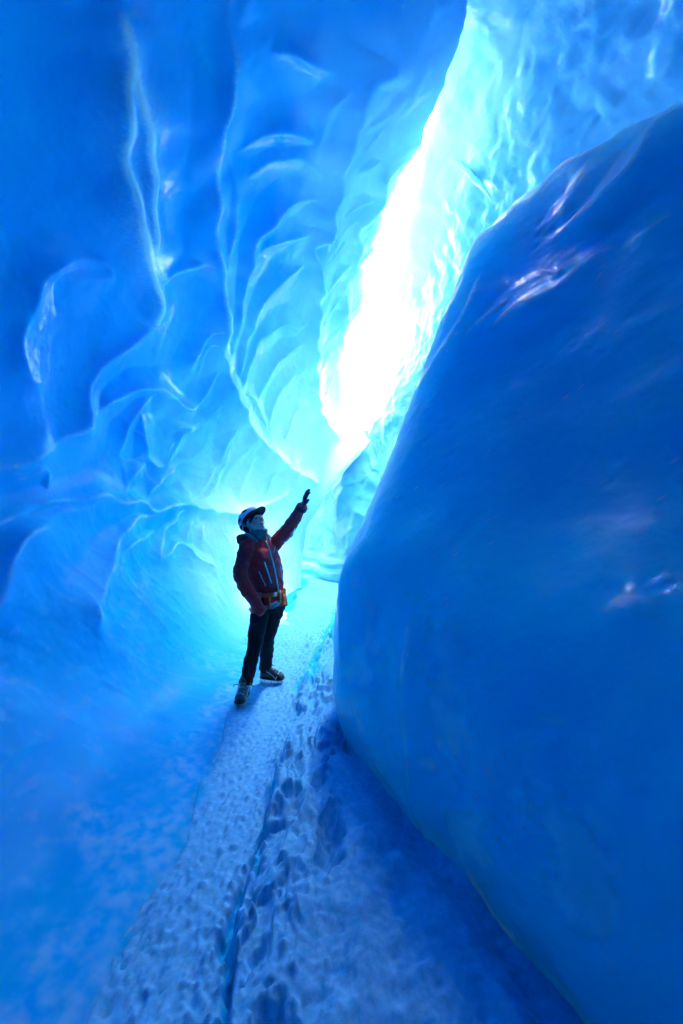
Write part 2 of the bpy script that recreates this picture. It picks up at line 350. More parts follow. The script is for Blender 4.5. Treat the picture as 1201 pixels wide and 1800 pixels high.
def resample(pts, step=.07):
    pts = np.array(pts, float)
    if len(pts) < 2:
        return pts
    d = np.concatenate([[0], np.cumsum(np.linalg.norm(np.diff(pts, axis=0), axis=1) + 1e-6)])
    n = max(3, int(d[-1] / step) + 1)
    return hermite(d, pts, np.linspace(0, d[-1], n))


def ridge_field(P, ridges, wob=.0):
    """Cusped ridges (height, whitening with painted glow) left where the melt scallops meet."""
    shp = P.shape[:2]
    Q = P.reshape(-1, 3)
    H = np.zeros(len(Q)); FR_GLOW = np.zeros(len(Q)); near = np.full(len(Q), 9.0)
    nz = np.stack([perlin(Q * 3.1 + 5), perlin(Q * 3.1 + 25), perlin(Q * 3.1 + 45)], -1)
    Qw = Q + .05 * nz
    vary = .75 + .5 * perlin(Q * 2.3 + 70)
    rag = .6 + .8 * np.abs(perlin(Q * 38))
    for amp, w, fr, pts in ridges:
        s = resample(pts)
        reach = w * 5.0 + .08
        lo = s.min(0) - reach; hi = s.max(0) + reach
        k = np.where(((Qw > lo) & (Qw < hi)).all(1))[0]
        if not len(k):
            continue
        best = np.full(len(k), 1e9, np.float32); bi = np.zeros(len(k), np.float32)
        qx, qy, qz = (np.ascontiguousarray(Qw[k, c_], np.float32) for c_ in range(3))
        for i in range(len(s) - 1):
            a, b = s[i], s[i + 1]
            ab = b - a
            L2 = float(ab @ ab) + 1e-12
            rx, ry, rz = qx - np.float32(a[0]), qy - np.float32(a[1]), qz - np.float32(a[2])
            t = np.clip((rx * np.float32(ab[0] / L2) + ry * np.float32(ab[1] / L2) + rz * np.float32(ab[2] / L2)), 0, 1)
            dd = (rx - t * np.float32(ab[0])) ** 2 + (ry - t * np.float32(ab[1])) ** 2 + (rz - t * np.float32(ab[2])) ** 2
            u = dd < best
            best = np.where(u, dd, best); bi = np.where(u, i + t, bi)
        d = np.sqrt(best + (.12 * w) ** 2)
        e = bi / (len(s) - 1)
        taper = .35 + .65 * np.clip(np.sin(np.pi * np.clip(e, 0, 1)), 0, 1) ** .6
        h = amp * taper * vary[k] * (1.6 * np.clip(1 - d / (3.6 * w), 0, 1) ** 2 + .6 * np.exp(-np.sqrt(best + (.06 * w) ** 2) / (.35 * w)))
        H[k] = np.maximum(H[k], h)
        f = 1.5 * fr * taper * (.8 * np.exp(-(np.sqrt(best) / np.maximum(.14 * w, .012)) ** 2) + .32 * np.exp(-np.sqrt(best) / (.5 * w))) * np.clip(rag[k] * vary[k], 0, 1.3)
        FR_GLOW[k] = np.maximum(FR_GLOW[k], f)
    return H.reshape(shp), FR_GLOW.reshape(shp)


def scallop(Q, cell, seed, stretch=(1, 1, 1)):
    """Cusped cells (worley F1 shaped) in 3-D: 0 in the dish, 1 on the rim; returns height and rim distance."""
    p = Q / (np.array(stretch) * cell)
    i = np.floor(p).astype(int); f = p - i
    f1 = np.full(p.shape[:-1], 9.0); f2 = f1.copy()
    rs = np.random.RandomState(seed).rand(4096, 3)
    for dx in (-1, 0, 1):
        for dy in (-1, 0, 1):
            for dz in (-1, 0, 1):
                h = ((i[..., 0] + dx) * 73856093 ^ (i[..., 1] + dy) * 19349663 ^ (i[..., 2] + dz) * 83492791) & 4095
                d = ((rs[h] + np.array([dx, dy, dz]) - f) ** 2).sum(-1)
                f2 = np.minimum(f2, np.maximum(f1, d)); f1 = np.minimum(f1, d)
    f1 = np.sqrt(f1); f2 = np.sqrt(f2)
    return f1, f2 - f1


# ---------------------------------------------------------------- materials
def new_mat(name):
    m = bpy.data.materials.new(name)
    m.use_nodes = True
    nt = m.node_tree
    return m, nt, nt.nodes['Principled BSDF']


def node(nt, kind, **kw):
    n = nt.nodes.new(kind)
    for k, v in kw.items():
        if k in n.inputs:
            n.inputs[k].default_value = v
        else:
            setattr(n, k, v)
    return n


def noise(nt, scale, detail=4, rough=.55, stretch=None):
    tc = nt.nodes.new('ShaderNodeTexCoord')
    n = node(nt, 'ShaderNodeTexNoise', Scale=scale, Detail=detail, Roughness=rough)
    if stretch:
        mp = nt.nodes.new('ShaderNodeMapping')
        mp.inputs['Scale'].default_value = stretch
        nt.links.new(tc.outputs['Object'], mp.inputs['Vector'])
        nt.links.new(mp.outputs['Vector'], n.inputs['Vector'])
    else:
        nt.links.new(tc.outputs['Object'], n.inputs['Vector'])
    return n


def ramp(nt, src, stops):
    r = nt.nodes.new('ShaderNodeValToRGB')
    e = r.color_ramp.elements
    while len(e) < len(stops):
        e.new(.5)
    for k, (p, c) in enumerate(stops):
        e[k].position = p
        e[k].color = (c[0], c[1], c[2], 1) if not np.isscalar(c) else (c, c, c, 1)
    nt.links.new(src, r.inputs[0])
    return r


def mix(nt, fac, a, b):
    m = nt.nodes.new('ShaderNodeMix')
    m.data_type = 'RGBA'
    for s, v in ((0, fac), (6, a), (7, b)):
        if hasattr(v, 'links'):
            nt.links.new(v, m.inputs[s])
        elif s == 0:
            m.inputs[0].default_value = v
        else:
            m.inputs[s].default_value = (*v, 1)
    return m.outputs[2]


def bump(nt, h, strength, dist, prev=None):
    b = node(nt, 'ShaderNodeBump', Strength=strength, Distance=dist)
    nt.links.new(h, b.inputs['Height'])
    if prev is not None:
        nt.links.new(prev, b.inputs['Normal'])
    return b.outputs[0]


SSCALE = .09
ICE = (.004, .49, .85)
ICE2 = (.002, .41, .82)
PALE = (.20, .70, .93)
FROST_GLOW = (.955, .97, .98)  # white of real frost and of the painted glow


def ice_material(name, base=ICE, base2=ICE2, rough=.2, sss=.0, bump_s=.15, frost_glow_gain=1.0, cloud=0.0, scale=1.0, coat=.8, sscale=None, spec=.5, gloss=False):
    m, nt, b = new_mat(name)
    n1 = noise(nt, .9 * scale, 5)
    col = mix(nt, ramp(nt, n1.outputs[0], [(.3, 0), (.7, 1)]).outputs[0], base, base2)
    if cloud:
        n3 = noise(nt, 2.6 * scale, 7, .62)
        cl = ramp(nt, n3.outputs[0], [(.56, 0), (.75, cloud)])
        col = mix(nt, cl.outputs[0], col, PALE)
    at = node(nt, 'ShaderNodeAttribute', attribute_name='frost_glow')
    ma = node(nt, 'ShaderNodeMath', operation='MULTIPLY')
    ma.inputs[1].default_value = frost_glow_gain
    ma.use_clamp = True
    nt.links.new(at.outputs['Fac'], ma.inputs[0])
    col = mix(nt, ma.outputs[0], col, PALE)                # frost and painted glow: pale blue where weak, white where strong
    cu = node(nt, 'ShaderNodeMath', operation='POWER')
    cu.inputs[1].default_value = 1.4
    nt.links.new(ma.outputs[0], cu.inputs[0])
    col = mix(nt, cu.outputs[0], col, FROST_GLOW)
    nt.links.new(col, b.inputs['Base Color'])
    rr = ramp(nt, noise(nt, 3.0, 4).outputs[0], [(.3, rough * .7), (.75, rough * 1.7)])
    nt.links.new(rr.outputs[0], b.inputs['Roughness'])
    b.inputs['IOR'].default_value = 1.31
    b.inputs['Specular IOR Level'].default_value = spec
    b.inputs['Coat Weight'].default_value = coat
    if gloss:                                     # melt-polished high up, rubbed dull low down
        ga = node(nt, 'ShaderNodeAttribute', attribute_name='gloss')
        gm = node(nt, 'ShaderNodeMath', operation='MULTIPLY')
        gm.inputs[1].default_value = coat
        nt.links.new(ga.outputs['Fac'], gm.inputs[0])
        nt.links.new(gm.outputs[0], b.inputs['Coat Weight'])
    b.inputs['Coat Roughness'].default_value = .17
    b.inputs['Coat IOR'].default_value = 1.45
    if sss:
        b.inputs['Subsurface Weight'].default_value = sss
        b.inputs['Subsurface Radius'].default_value = (.7, .85, 1.0)
        b.inputs['Subsurface Scale'].default_value = sscale or SSCALE
    n2 = noise(nt, 22, 5, .6)
    nb = bump(nt, n2.outputs[0], bump_s, .01)
    n4 = noise(nt, 4.5, 3, .5)
    nb = bump(nt, n4.outputs[0], bump_s * 1.2, .04, nb)
    nt.links.new(nb, b.inputs['Normal'])
    return m


SSS = 1.0
THIN_L = .6
THIN_R = .9
ice_left = ice_material('scalloped_blue_ice', sss=SSS, coat=.5, spec=.08, rough=.32, gloss=True)
ice_mass = ice_material('smooth_blue_ice', base=(.004, .72, .965), base2=(.002, .64, .955), cloud=.16, sss=SSS, sscale=.8, rough=.35, coat=.25, spec=.12, bump_s=.3)
ice_right = ice_material('rough_pale_ice', base=(.42, .78, .94), base2=(.22, .68, .92), rough=.3, bump_s=.4, cloud=.4, sss=SSS)
ice_back = ice_material('banded_ice', base=(.16, .52, .72), base2=(.10, .44, .66), rough=.35, bump_s=.3, cloud=.35)


# ---------------------------------------------------------------- left wall and ceiling
def spaced(y0, y1, n, back=-16.0, nb=40):
    """y rows: coarse behind the camera, evenly spread in perspective ahead."""
    a = np.linspace(back, y0, nb, endpoint=False)
    b = np.exp(np.linspace(math.log(y0 + 1.2), math.log(y1 + 1.2), n)) - 1.2
    return np.concatenate([a, b])


ys = spaced(.0, 11.9, 800)
ys = np.concatenate([ys, np.linspace(12.0, 17, 40)])
ts = np.linspace(0, 1, 580)
P = sweep_left(ys, ts)
N = normals(P)
if N[300, 300, 0] < 0:
    N = -N
H, FR_GLOW = ridge_field(P, LEFT_RIDGES)
Q = P + .12 * np.stack([perlin(P * 1.3 + 3), perlin(P * 1.3 + 13), perlin(P * 1.3 + 33)], -1)
# broad bowls, then small scallops low on the wall and towards the far end
H = H + .05 * fbm(P * .7, 3)
zone = np.exp(-((P[..., 2] - 2.35) / .55) ** 2 - ((P[..., 1] - 5.6) / 1.5) ** 2)
zone = np.maximum(zone, .45 * sstep(6.5, 9.0, P[..., 1]) * sstep(1.6, 2.6, P[..., 2]))
zone = zone * np.clip(.55 + 1.1 * perlin(P * .9 + 60), 0, 1)
rim = np.full(P.shape[:2], 9.0)
zi = zone > .02
rim[zi] = scallop(Q[zi], .52, 3, (1, 1.2, .8))[1]
cusp = np.exp(-np.sqrt(rim ** 2 + .03 ** 2) / .16)
H = H + .025 * zone * cusp
FR_GLOW = np.maximum(FR_GLOW, .4 * zone * np.exp(-(rim / .06) ** 2) * np.clip(.5 + perlin(P * 6), 0, 1))  # scallop rims whitened too, same painted ridge glow
# trodden frost carried onto the glazed foot of the wall, and fine dimples low down
fro = sstep(-1.45, -.85, P[..., 0] + .45 * fbm(P * 2.6 + 8, 4)) * sstep(.30, .10, P[..., 2]) * sstep(11, 9, P[..., 1])
FR_GLOW = np.maximum(FR_GLOW, .24 * fro * np.clip(.5 + 1.0 * fbm(P * 14, 3), 0, 1))
low = sstep(1.9, 1.0, P[..., 2]) * sstep(.5, 1.5, P[..., 1])
li = low > .02
dm = np.full(P.shape[:2], 9.0)
dm[li] = scallop(Q[li], .22, 9, (1, 1.5, .8))[1]
H = H + .005 * low * np.exp(-dm / .2)
FR_GLOW = np.maximum(FR_GLOW, .07 * low * sstep(.35, .7, fbm(P * 7 + 31, 4)))
# soft streaks running down the lower wall
sk = np.abs(perlin(np.stack([P[..., 0] * .8, P[..., 1] * 2.4 + P[..., 2] * 1.6, P[..., 2] * .6], -1) + 17))
H = H + .007 * np.exp(-sk / .10) * sstep(2.2, 1.0, P[..., 2]) * sstep(1.5, 3.5, P[..., 1])
FR_GLOW = np.maximum(FR_GLOW, .05 * np.exp(-(sk / .05) ** 2) * sstep(2.2, 1.0, P[..., 2]) * sstep(2.0, 4, P[..., 1]))
H = H + .004 * fbm(P * 9, 3)
FR_GLOW = np.maximum(FR_GLOW, .9 * sstep(.80, 1.0, np.broadcast_to(ts, P.shape[:2]) + .05 * perlin(P * 3)) * sstep(2.5, 4.5, P[..., 1]))     # white glow of the lip painted in as firn colour
FR_GLOW = np.maximum(FR_GLOW, 1.0 * sstep(4.6, 8.6, P[..., 1] + .8 * perlin(P * .9)))  # brightness of the lit far end painted into the ice colour
H *= (.25 + .75 * sstep(.05, .22, ts))[None]
H *= sstep(-3, .5, P[..., 1]) * (1 - .7 * sstep(.985, 1, np.broadcast_to(ts, P.shape[:2])))
P = P + N * H[..., None]
wv = sstep(.88, 1.0, ts)[None] * (.10 * fbm(np.stack([ys * 1.1, ys * 0, ys * 0], -1) + 3.3, 3) + .03 * fbm(np.stack([ys * 5, ys * 0, ys * 0], -1) + 8.1, 2))[:, None]
P[..., 0] += wv                                              # wavy, melted lip
# over the lip of the slit: the roof is thin there and thickens away from it
oc = np.linspace(0, 1, 44)
oi = ((1 - .42 * oc ** 1.3) * (len(ts) - 1)).astype(int)
thick = .16 + THIN_L * oc ** 1.15
far = sstep(9.0, 10.6, ys)
thick = thick[None] * (1 - .85 * far[:, None]) * (1 + 4 * sstep(3.9, 1.5, ys)[:, None])
OUT = P[:, oi] - N[:, oi] * thick[..., None]
OUT[..., 2] = np.maximum(OUT[..., 2], P[:, -1:, 2] - .3 * (1 - far[:, None]) - .6 * oc - 3 * far[:, None])
e = OUT[:, -1]
rim2 = [np.concatenate([e[:, :1] + a, e[:, 1:2], e[:, 2:] + b], 1) for a, b in ((-1.5, .1), (-3.0, .1), (-9.0, .1))]
P2 = np.concatenate([P, OUT, np.stack(rim2, 1)], 1)
FR_GLOW2 = np.concatenate([FR_GLOW, np.zeros((len(ys), 47))], 1)
structure(link('ice_wall_left', grid_mesh('ice_wall_left', P2, {'frost_glow': FR_GLOW2, 'gloss': sstep(1.7, 2.4, P2[..., 2])}), ice_left),
          'overhanging scalloped deep blue ice wall with bright ridges')

# ---------------------------------------------------------------- far right wall with the other lip of the slit
ys = spaced(.0, 12.0, 420, nb=25)
ts = np.linspace(0, 1, 360)
P = sweep_right(ys, ts)
N = normals(P)
if N[250, 150, 0] > 0:
    N = -N
H = .10 * fbm(P * np.array([1.2, .9, 1.0]), 4)
st = fbm(P * np.array([4.0, 2.0, 1.0]) + 9, 4)
H = H + .018 * np.abs(st) + .014 * fbm(P * 5, 4)
st2 = np.abs(fbm(P * np.array([2.2, 1.3, .7]) + 19, 3))
H = H + .018 * np.exp(-st2 / .12)
FR_GLOW = .2 * np.exp(-(st2 / .05) ** 2)
FR_GLOW = np.maximum(FR_GLOW, .85 * sstep(.34, .0, np.broadcast_to(ts, P.shape[:2]) + .08 * perlin(P * 2)) * sstep(2.6, 4.2, P[..., 1]))  # glow beside the slit painted white on this lip too
pit = scallop(P, .16, 21)[0]
H = H - .03 * np.exp(-(pit / .16) ** 2) * (perlin(P * 2.1) > .12)
H *= sstep(-3, .5, P[..., 1]) * (.3 + .7 * sstep(.02, .30, ts))[None]
P = P + N * H[..., None]
oc = np.linspace(1, 0, 40)
oi = (.45 * oc ** 1.3 * (len(ts) - 1)).astype(int)
thick = .12 + THIN_R * oc ** 1.15
OUT = P[:, oi] - N[:, oi] * (thick[None, :] * (1 + 4 * sstep(2.9, 1.2, ys)[:, None]))[..., None]
OUT[..., 2] = np.maximum(OUT[..., 2], P[:, :1, 2] - .1 - .8 * oc)
e = OUT[:, 0]
rim2 = [np.concatenate([e[:, :1] + a, e[:, 1:2], e[:, 2:] + b], 1) for a, b in ((9.0, .1), (3.0, .1), (1.5, .1))]
P2 = np.concatenate([np.stack(rim2, 1), OUT, P], 1)
FR_GLOW2 = np.concatenate([np.zeros((len(ys), 43)), FR_GLOW], 1)
structure(link('ice_wall_right', grid_mesh('ice_wall_right', P2, {'frost_glow': FR_GLOW2}, flip=True), ice_right),
          'rough pale ice wall right of the bright slit')

# ---------------------------------------------------------------- big smooth leaning mass, near right
ys = spaced(.0, 7.5, 480, nb=25)
ts = np.linspace(0, 1.45, 400)
P = sweep_mass(ys, ts)
N = normals(P)
if N[300, 100, 0] > 0:
    N = -N
H, FR_GLOW = ridge_field(P, MASS_RIDGES)
H = H + .06 * fbm(P * .8 + 40, 3) * sstep(.2, 1.0, np.abs(P[..., 1] - 3.3) + .35)
H = H + .007 * fbm(P * np.array([3, 3, 5]) + 7, 4)
FR_GLOW = np.maximum(FR_GLOW, .55 * sstep(.74, 1.0, np.broadcast_to(ts, P.shape[:2]) + .05 * perlin(P * 3)) * sstep(1.5, 2.6, P[..., 1]))      # rim glow of the crest painted in white
edge = np.exp(-((P[..., 1] - 3.3) / .35) ** 2)
FR_GLOW = np.maximum(FR_GLOW, .35 * edge * sstep(.9, 2.0, P[..., 2]))  # painted rim glow carried down the prow
crk = np.abs(fbm(P * np.array([1.1, 1.1, .8]) + 90, 3))
FR_GLOW = np.maximum(FR_GLOW, .22 * np.exp(-(crk / .012) ** 2) * sstep(.0, .3, perlin(P * .8 + 12)))         # old healed fractures
FR_GLOW = np.maximum(FR_GLOW, .40 * sstep(.10, .50, fbm(P * 2.6 + 120, 5)) * sstep(1.7, .7, P[..., 2]))     # cloudy patches low down
bub = sstep(.0, .3, perlin(P * 1.7 + 66)) * sstep(.8, 1.4, P[..., 1])
bi = bub > .02
FR_GLOW[bi] = np.maximum(FR_GLOW[bi], .40 * (scallop(P[bi], .05, 77)[0] < .13) * bub[bi])    # trapped bubbles
pit = scallop(P, .09, 31)[0]
H = H - .012 * np.exp(-(pit / .2) ** 2) * sstep(.05, .3, perlin(P * 2.3 + 8))
H *= sstep(-3, .5, P[..., 1])
P = P + N * H[..., None]
structure(link('ice_wall_foreground', grid_mesh('ice_wall_foreground', P, {'frost_glow': FR_GLOW}, flip=True), ice_mass),
          'smooth leaning mass of dark blue ice on the near right')

# ---------------------------------------------------------------- wall at the bend, behind
base = np.array([(3.4, 9.4), (1.7, 9.9), (.55, 10.35), (-.12, 11.1), (-1.1, 13.0), (-2.6, 14.6), (-5, 16), (-9, 16.6)])
d = np.concatenate([[0], np.cumsum(np.linalg.norm(np.diff(base, axis=0), axis=1))])
s = np.linspace(0, d[-1], 360)
B = hermite(d, base, s)
T = np.gradient(B, axis=0); T /= np.linalg.norm(T, axis=1)[:, None]
nb = np.stack([T[:, 1], -T[:, 0]], 1)                        # outward
zz = np.linspace(-.7, 3.8, 170)
lean = np.interp(zz, [-.7, 0, .6, 1.5, 2.4, 3.8], [0, .0, .10, .2, .35, .75])
P = np.zeros((len(s), len(zz), 3))
P[..., 0] = B[:, None, 0] + nb[:, None, 0] * lean
P[..., 1] = B[:, None, 1] + nb[:, None, 1] * lean
P[..., 2] = zz
out = np.stack([nb[:, 0], nb[:, 1], 0 * nb[:, 0]], 1)[:, None]
H = .16 * fbm(P * .8 + 4, 3) + .02 * fbm(P * 4, 4)
H = H + .05 * np.sin(P[..., 2] * 17 + 2.0 * perlin(P * .8)) * sstep(.75, .1, P[..., 2])
f1, rim = scallop(P, .8, 41)
H = H - .10 * np.exp(-rim / .25) * sstep(1.0, 2.0, P[..., 2])
P = P + out * H[..., None]
FR_GLOW = .5 * sstep(.1, .6, np.sin(P[..., 2] * 17 + 2.0 * perlin(P * .8))) * sstep(.8, .15, P[..., 2])
structure(link('ice_wall_bend', grid_mesh('ice_wall_bend', P, {'frost_glow': FR_GLOW}), ice_back),
          'banded blue ice wall at the bend behind the passage')
# the passage closes behind the camera
X, Z = np.meshgrid(np.linspace(-3.2, 3.6, 30), np.linspace(-.8, 7.0, 30), indexing='ij')
P = np.stack([X, -15.5 + .3 * fbm(np.stack([X, Z, Z * 0], -1), 3), Z], -1)
structure(link('ice_wall_behind', grid_mesh('ice_wall_behind', P), ice_mass), 'ice closing the passage behind the viewer')

# ---------------------------------------------------------------- floor
ys = spaced(.6, 15.5, 700, nb=40)
xs = np.concatenate([np.linspace(-9, -2.4, 12, endpoint=False), np.linspace(-2.4, 1.3, 560), np.linspace(1.35, 5, 10)])
X, Y = np.meshgrid(xs, ys, indexing='xy')
Z = floor_z(X, Y)
P = np.stack([X, Y, Z * 0], -1)
path = sstep(-1.0, -.78, X + .22 * fbm(P * 2.2, 4)) * sstep(-.36, -.44, X - .35 * sstep(3.2, 7, Y) + .04 * perlin(P * 3))
bank = sstep(-.44, -.36, X - .35 * sstep(3.2, 7, Y) + .04 * perlin(P * 3))
snow = np.maximum(path, bank)
n_f = fbm(P * 24, 4)
Z = Z + path * (.006 * n_f * np.clip(.5 + 1.2 * perlin(P * 2.2 + 41), 0, 1.4) + .016 * fbm(P * 2.4 + 3, 3)) + bank * (.05 * fbm(P * np.array([3, 1.3, 1]) + 8, 3) + .003 * n_f)
for lv, hh in ((-.15, .045), (.05, .04), (.22, .04)):          # broken slabs of crust on the bank
    Z = Z + bank * hh * sstep(lv - .015, lv + .015, fbm(P * np.array([2.6, 1.1, 1]) + 28, 4)) * sstep(.30, .0, X + .35 * sstep(2.9, 2.0, Y)) * sstep(8, 6, Y)
rs = np.random.RandomState(3)
# crampon pits along the trodden strip
for _ in range(1600):
    cx = rs.normal(-.66, .15) + .1 * rs.randint(-1, 2); cyy = np.exp(rs.uniform(math.log(1.0), math.log(8)))
    r = rs.uniform(.007, .016); dep = rs.uniform(.003, .010)
    i0, i1 = np.searchsorted(ys, (cyy - 4 * r, cyy + 4 * r)); j0, j1 = np.searchsorted(xs, (cx - 3 * r, cx + 3 * r))
    dd = ((X[i0:i1, j0:j1] - cx) / r) ** 2 + ((Y[i0:i1, j0:j1] - cyy) / (r * 1.5)) ** 2
    Z[i0:i1, j0:j1] -= dep * np.exp(-dd) * path[i0:i1, j0:j1]
# boot prints and hollows on the bank, broken edged
wob = fbm(P * 9 + 21, 4); wob2 = fbm(P * 22 + 5, 3)
for cx, cyy, rx, ry, dep in [(-.24, 2.2, .05, .11, .045), (-.05, 1.95, .05, .17, .06), (-.2, 1.75, .055, .08, .035), (-.3, 2.9, .035, .10, .035), (-.2, 3.3, .035, .09, .03), (-.27, 2.55, .04, .09, .035), (-.16, 2.75, .035, .08, .03), (-.33, 3.15, .03, .08, .03), (-.12, 2.35, .04, .07, .03), (-.3, 1.5, .045, .08, .035), (-.22, 1.25, .05, .1, .04)]:
    dd = (((X - cx) / rx) ** 2 + ((Y - cyy) / ry) ** 2) * (1 + .9 * wob)
    Z -= dep * np.exp(-np.clip(dd, 0, 9) ** 2.2) * (1 + .5 * wob2) - .25 * dep * np.exp(-((np.sqrt(np.clip(dd, 0, 20)) - 1.35) / .22) ** 2)
# the broken ledge: an open, crumbling crack between trodden strip and bank
ck = np.interp(Y, [0, 1.37, 1.55, 1.67, 1.87, 2.1, 2.35, 3.0], [-.33, -.37, -.415, -.435, -.425, -.41, -.39, -.40]) + .030 * fbm(P * 5, 4)
wd = np.interp(Y, [0, 1.2, 1.5, 1.7, 2.0, 2.35, 3.0], [.030, .026, .024, .022, .016, .006, .0]) * np.clip(1 + 1.5 * fbm(P * 4 + 50, 3), .05, 3)
inside = sstep(.014, -.014, np.abs(X - ck) - wd) * (Y < 3.0)
Z -= (.055 + .05 * perlin(P * 5 + 14)) * inside
Z += (.035 + .02 * wob) * sstep(0, .03, X - ck) * sstep(3.2, 2.2, Y) * (1 - inside)
# crumbs of broken crust
for _ in range(1600):
    cyy = np.exp(rs.uniform(math.log(1.0), math.log(6)))
    cx = rs.choice([-.41 + rs.normal(0, .05), -.2 + rs.normal(0, .16), -.62 + rs.normal(0, .12)], p=[.6, .25, .15])
    r = rs.uniform(.005, .013) * (1 + .1 * cyy); dep = r * rs.uniform(.5, 1.1)
    i0, i1 = np.searchsorted(ys, (cyy - 3 * r, cyy + 3 * r)); j0, j1 = np.searchsorted(xs, (cx - 3 * r, cx + 3 * r))
    dd = ((X[i0:i1, j0:j1] - cx) / r) ** 2 + ((Y[i0:i1, j0:j1] - cyy) / r) ** 2
    Z[i0:i1, j0:j1] += dep * np.exp(-dd ** 1.6)
# bare dark ice showing through on the slope right of the strip
xl = -.49 + .125 * (Y - 3.75)
ice_patch = sstep(-.02, .03, X - xl + .05 * wob) * sstep(.30, .16, X - xl + .06 * wob) * sstep(3.7, 4.1, Y) * sstep(7.5, 6.6, Y)
ice_patch = ice_patch * sstep(-.12, .08, fbm(np.stack([(X - .12 * Y) * 9, Y * 1.5, Y * 0], -1) + 31, 4) + .12)
ice_patch = np.maximum(ice_patch, sstep(.25, .5, fbm(np.stack([X * 6, Y * 1.8, Y * 0], -1) + 77, 4)) * bank * sstep(1.2, 1.8, Y) * sstep(-.1, -.25, X) * .9)
Z -= .022 * ice_patch
snow = snow * (1 - ice_patch)
ft = hermite(FOOT[:, 0], FOOT[:, 1], ys)[:, None]
Z += (.05 * np.exp(-((X - ft + .1) / .25) ** 2) - .09 * np.exp(-((X - ft + .02) / .09) ** 2)) * sstep(3.3, 2.4, Y)
P = np.stack([X, Y, Z], -1)
crack = inside
snow = np.clip(snow * (1 - crack), 0, 1)


def floor_material():
    m, nt, b = new_mat('trodden_snow_and_glazed_ice')
    at = node(nt, 'ShaderNodeAttribute', attribute_name='snow')
    n1 = noise(nt, 26, 6, .65)
    n0 = noise(nt, 7, 6, .7)
    # broken edge between crust and ice
    ma = node(nt, 'ShaderNodeMath', operation='MULTIPLY_ADD')
    nt.links.new(n0.outputs[0], ma.inputs[0]); ma.inputs[1].default_value = 1.3
    nt.links.new(at.outputs['Fac'], ma.inputs[2])
    msk = ramp(nt, ma.outputs[0], [(.78 / 2.3, 0), (1.25 / 2.3, 1)])
    sc = node(nt, 'ShaderNodeMath', operation='DIVIDE'); sc.inputs[1].default_value = 2.3
    nt.links.new(ma.outputs[0], sc.inputs[0]); nt.links.new(sc.outputs[0], msk.inputs[0])
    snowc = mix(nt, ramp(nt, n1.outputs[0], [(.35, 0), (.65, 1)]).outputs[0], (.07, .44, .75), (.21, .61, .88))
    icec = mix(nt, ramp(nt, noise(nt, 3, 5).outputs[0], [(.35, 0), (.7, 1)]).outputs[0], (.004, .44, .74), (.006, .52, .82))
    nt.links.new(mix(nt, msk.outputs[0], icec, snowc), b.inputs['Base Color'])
    rr = node(nt, 'ShaderNodeMapRange')
    b.inputs['Specular IOR Level'].default_value = .22
    rr.inputs[3].default_value = .5; rr.inputs[4].default_value = .75
    nt.links.new(msk.outputs[0], rr.inputs[0]); nt.links.new(rr.outputs[0], b.inputs['Roughness'])
    b.inputs['IOR'].default_value = 1.31
    nb = bump(nt, n1.outputs[0], .22, .010)
    nb = bump(nt, noise(nt, 90, 4, .7).outputs[0], .35, .004, nb)
    nt.links.new(nb, b.inputs['Normal'])
    return m


structure(link('ice_floor', grid_mesh('ice_floor', P, {'snow': snow}), floor_material()), 'trodden snow strip on glazed blue ice floor')

# ================================================================ the climber
from mathutils.bvhtree import BVHTree

ROOT = Vector((-.77, 3.9, 0))
SINK = .004
person = bpy.data.objects.new('person', None)
C.objects.link(person)
person.location = ROOT - Vector((0, 0, SINK))     # spikes bite into the crust
person['label'] = 'person in maroon jacket, pale helmet and crampons reaching one arm up'
person['category'] = 'person'

FWD = Vector((.77, -.64, 0)).normalized()          # chest direction
LFT = Vector((-FWD.y, FWD.x, 0))                   # the figure's own left
UP = Vector((0, 0, 1))


def V(*a):
    return Vector(a)


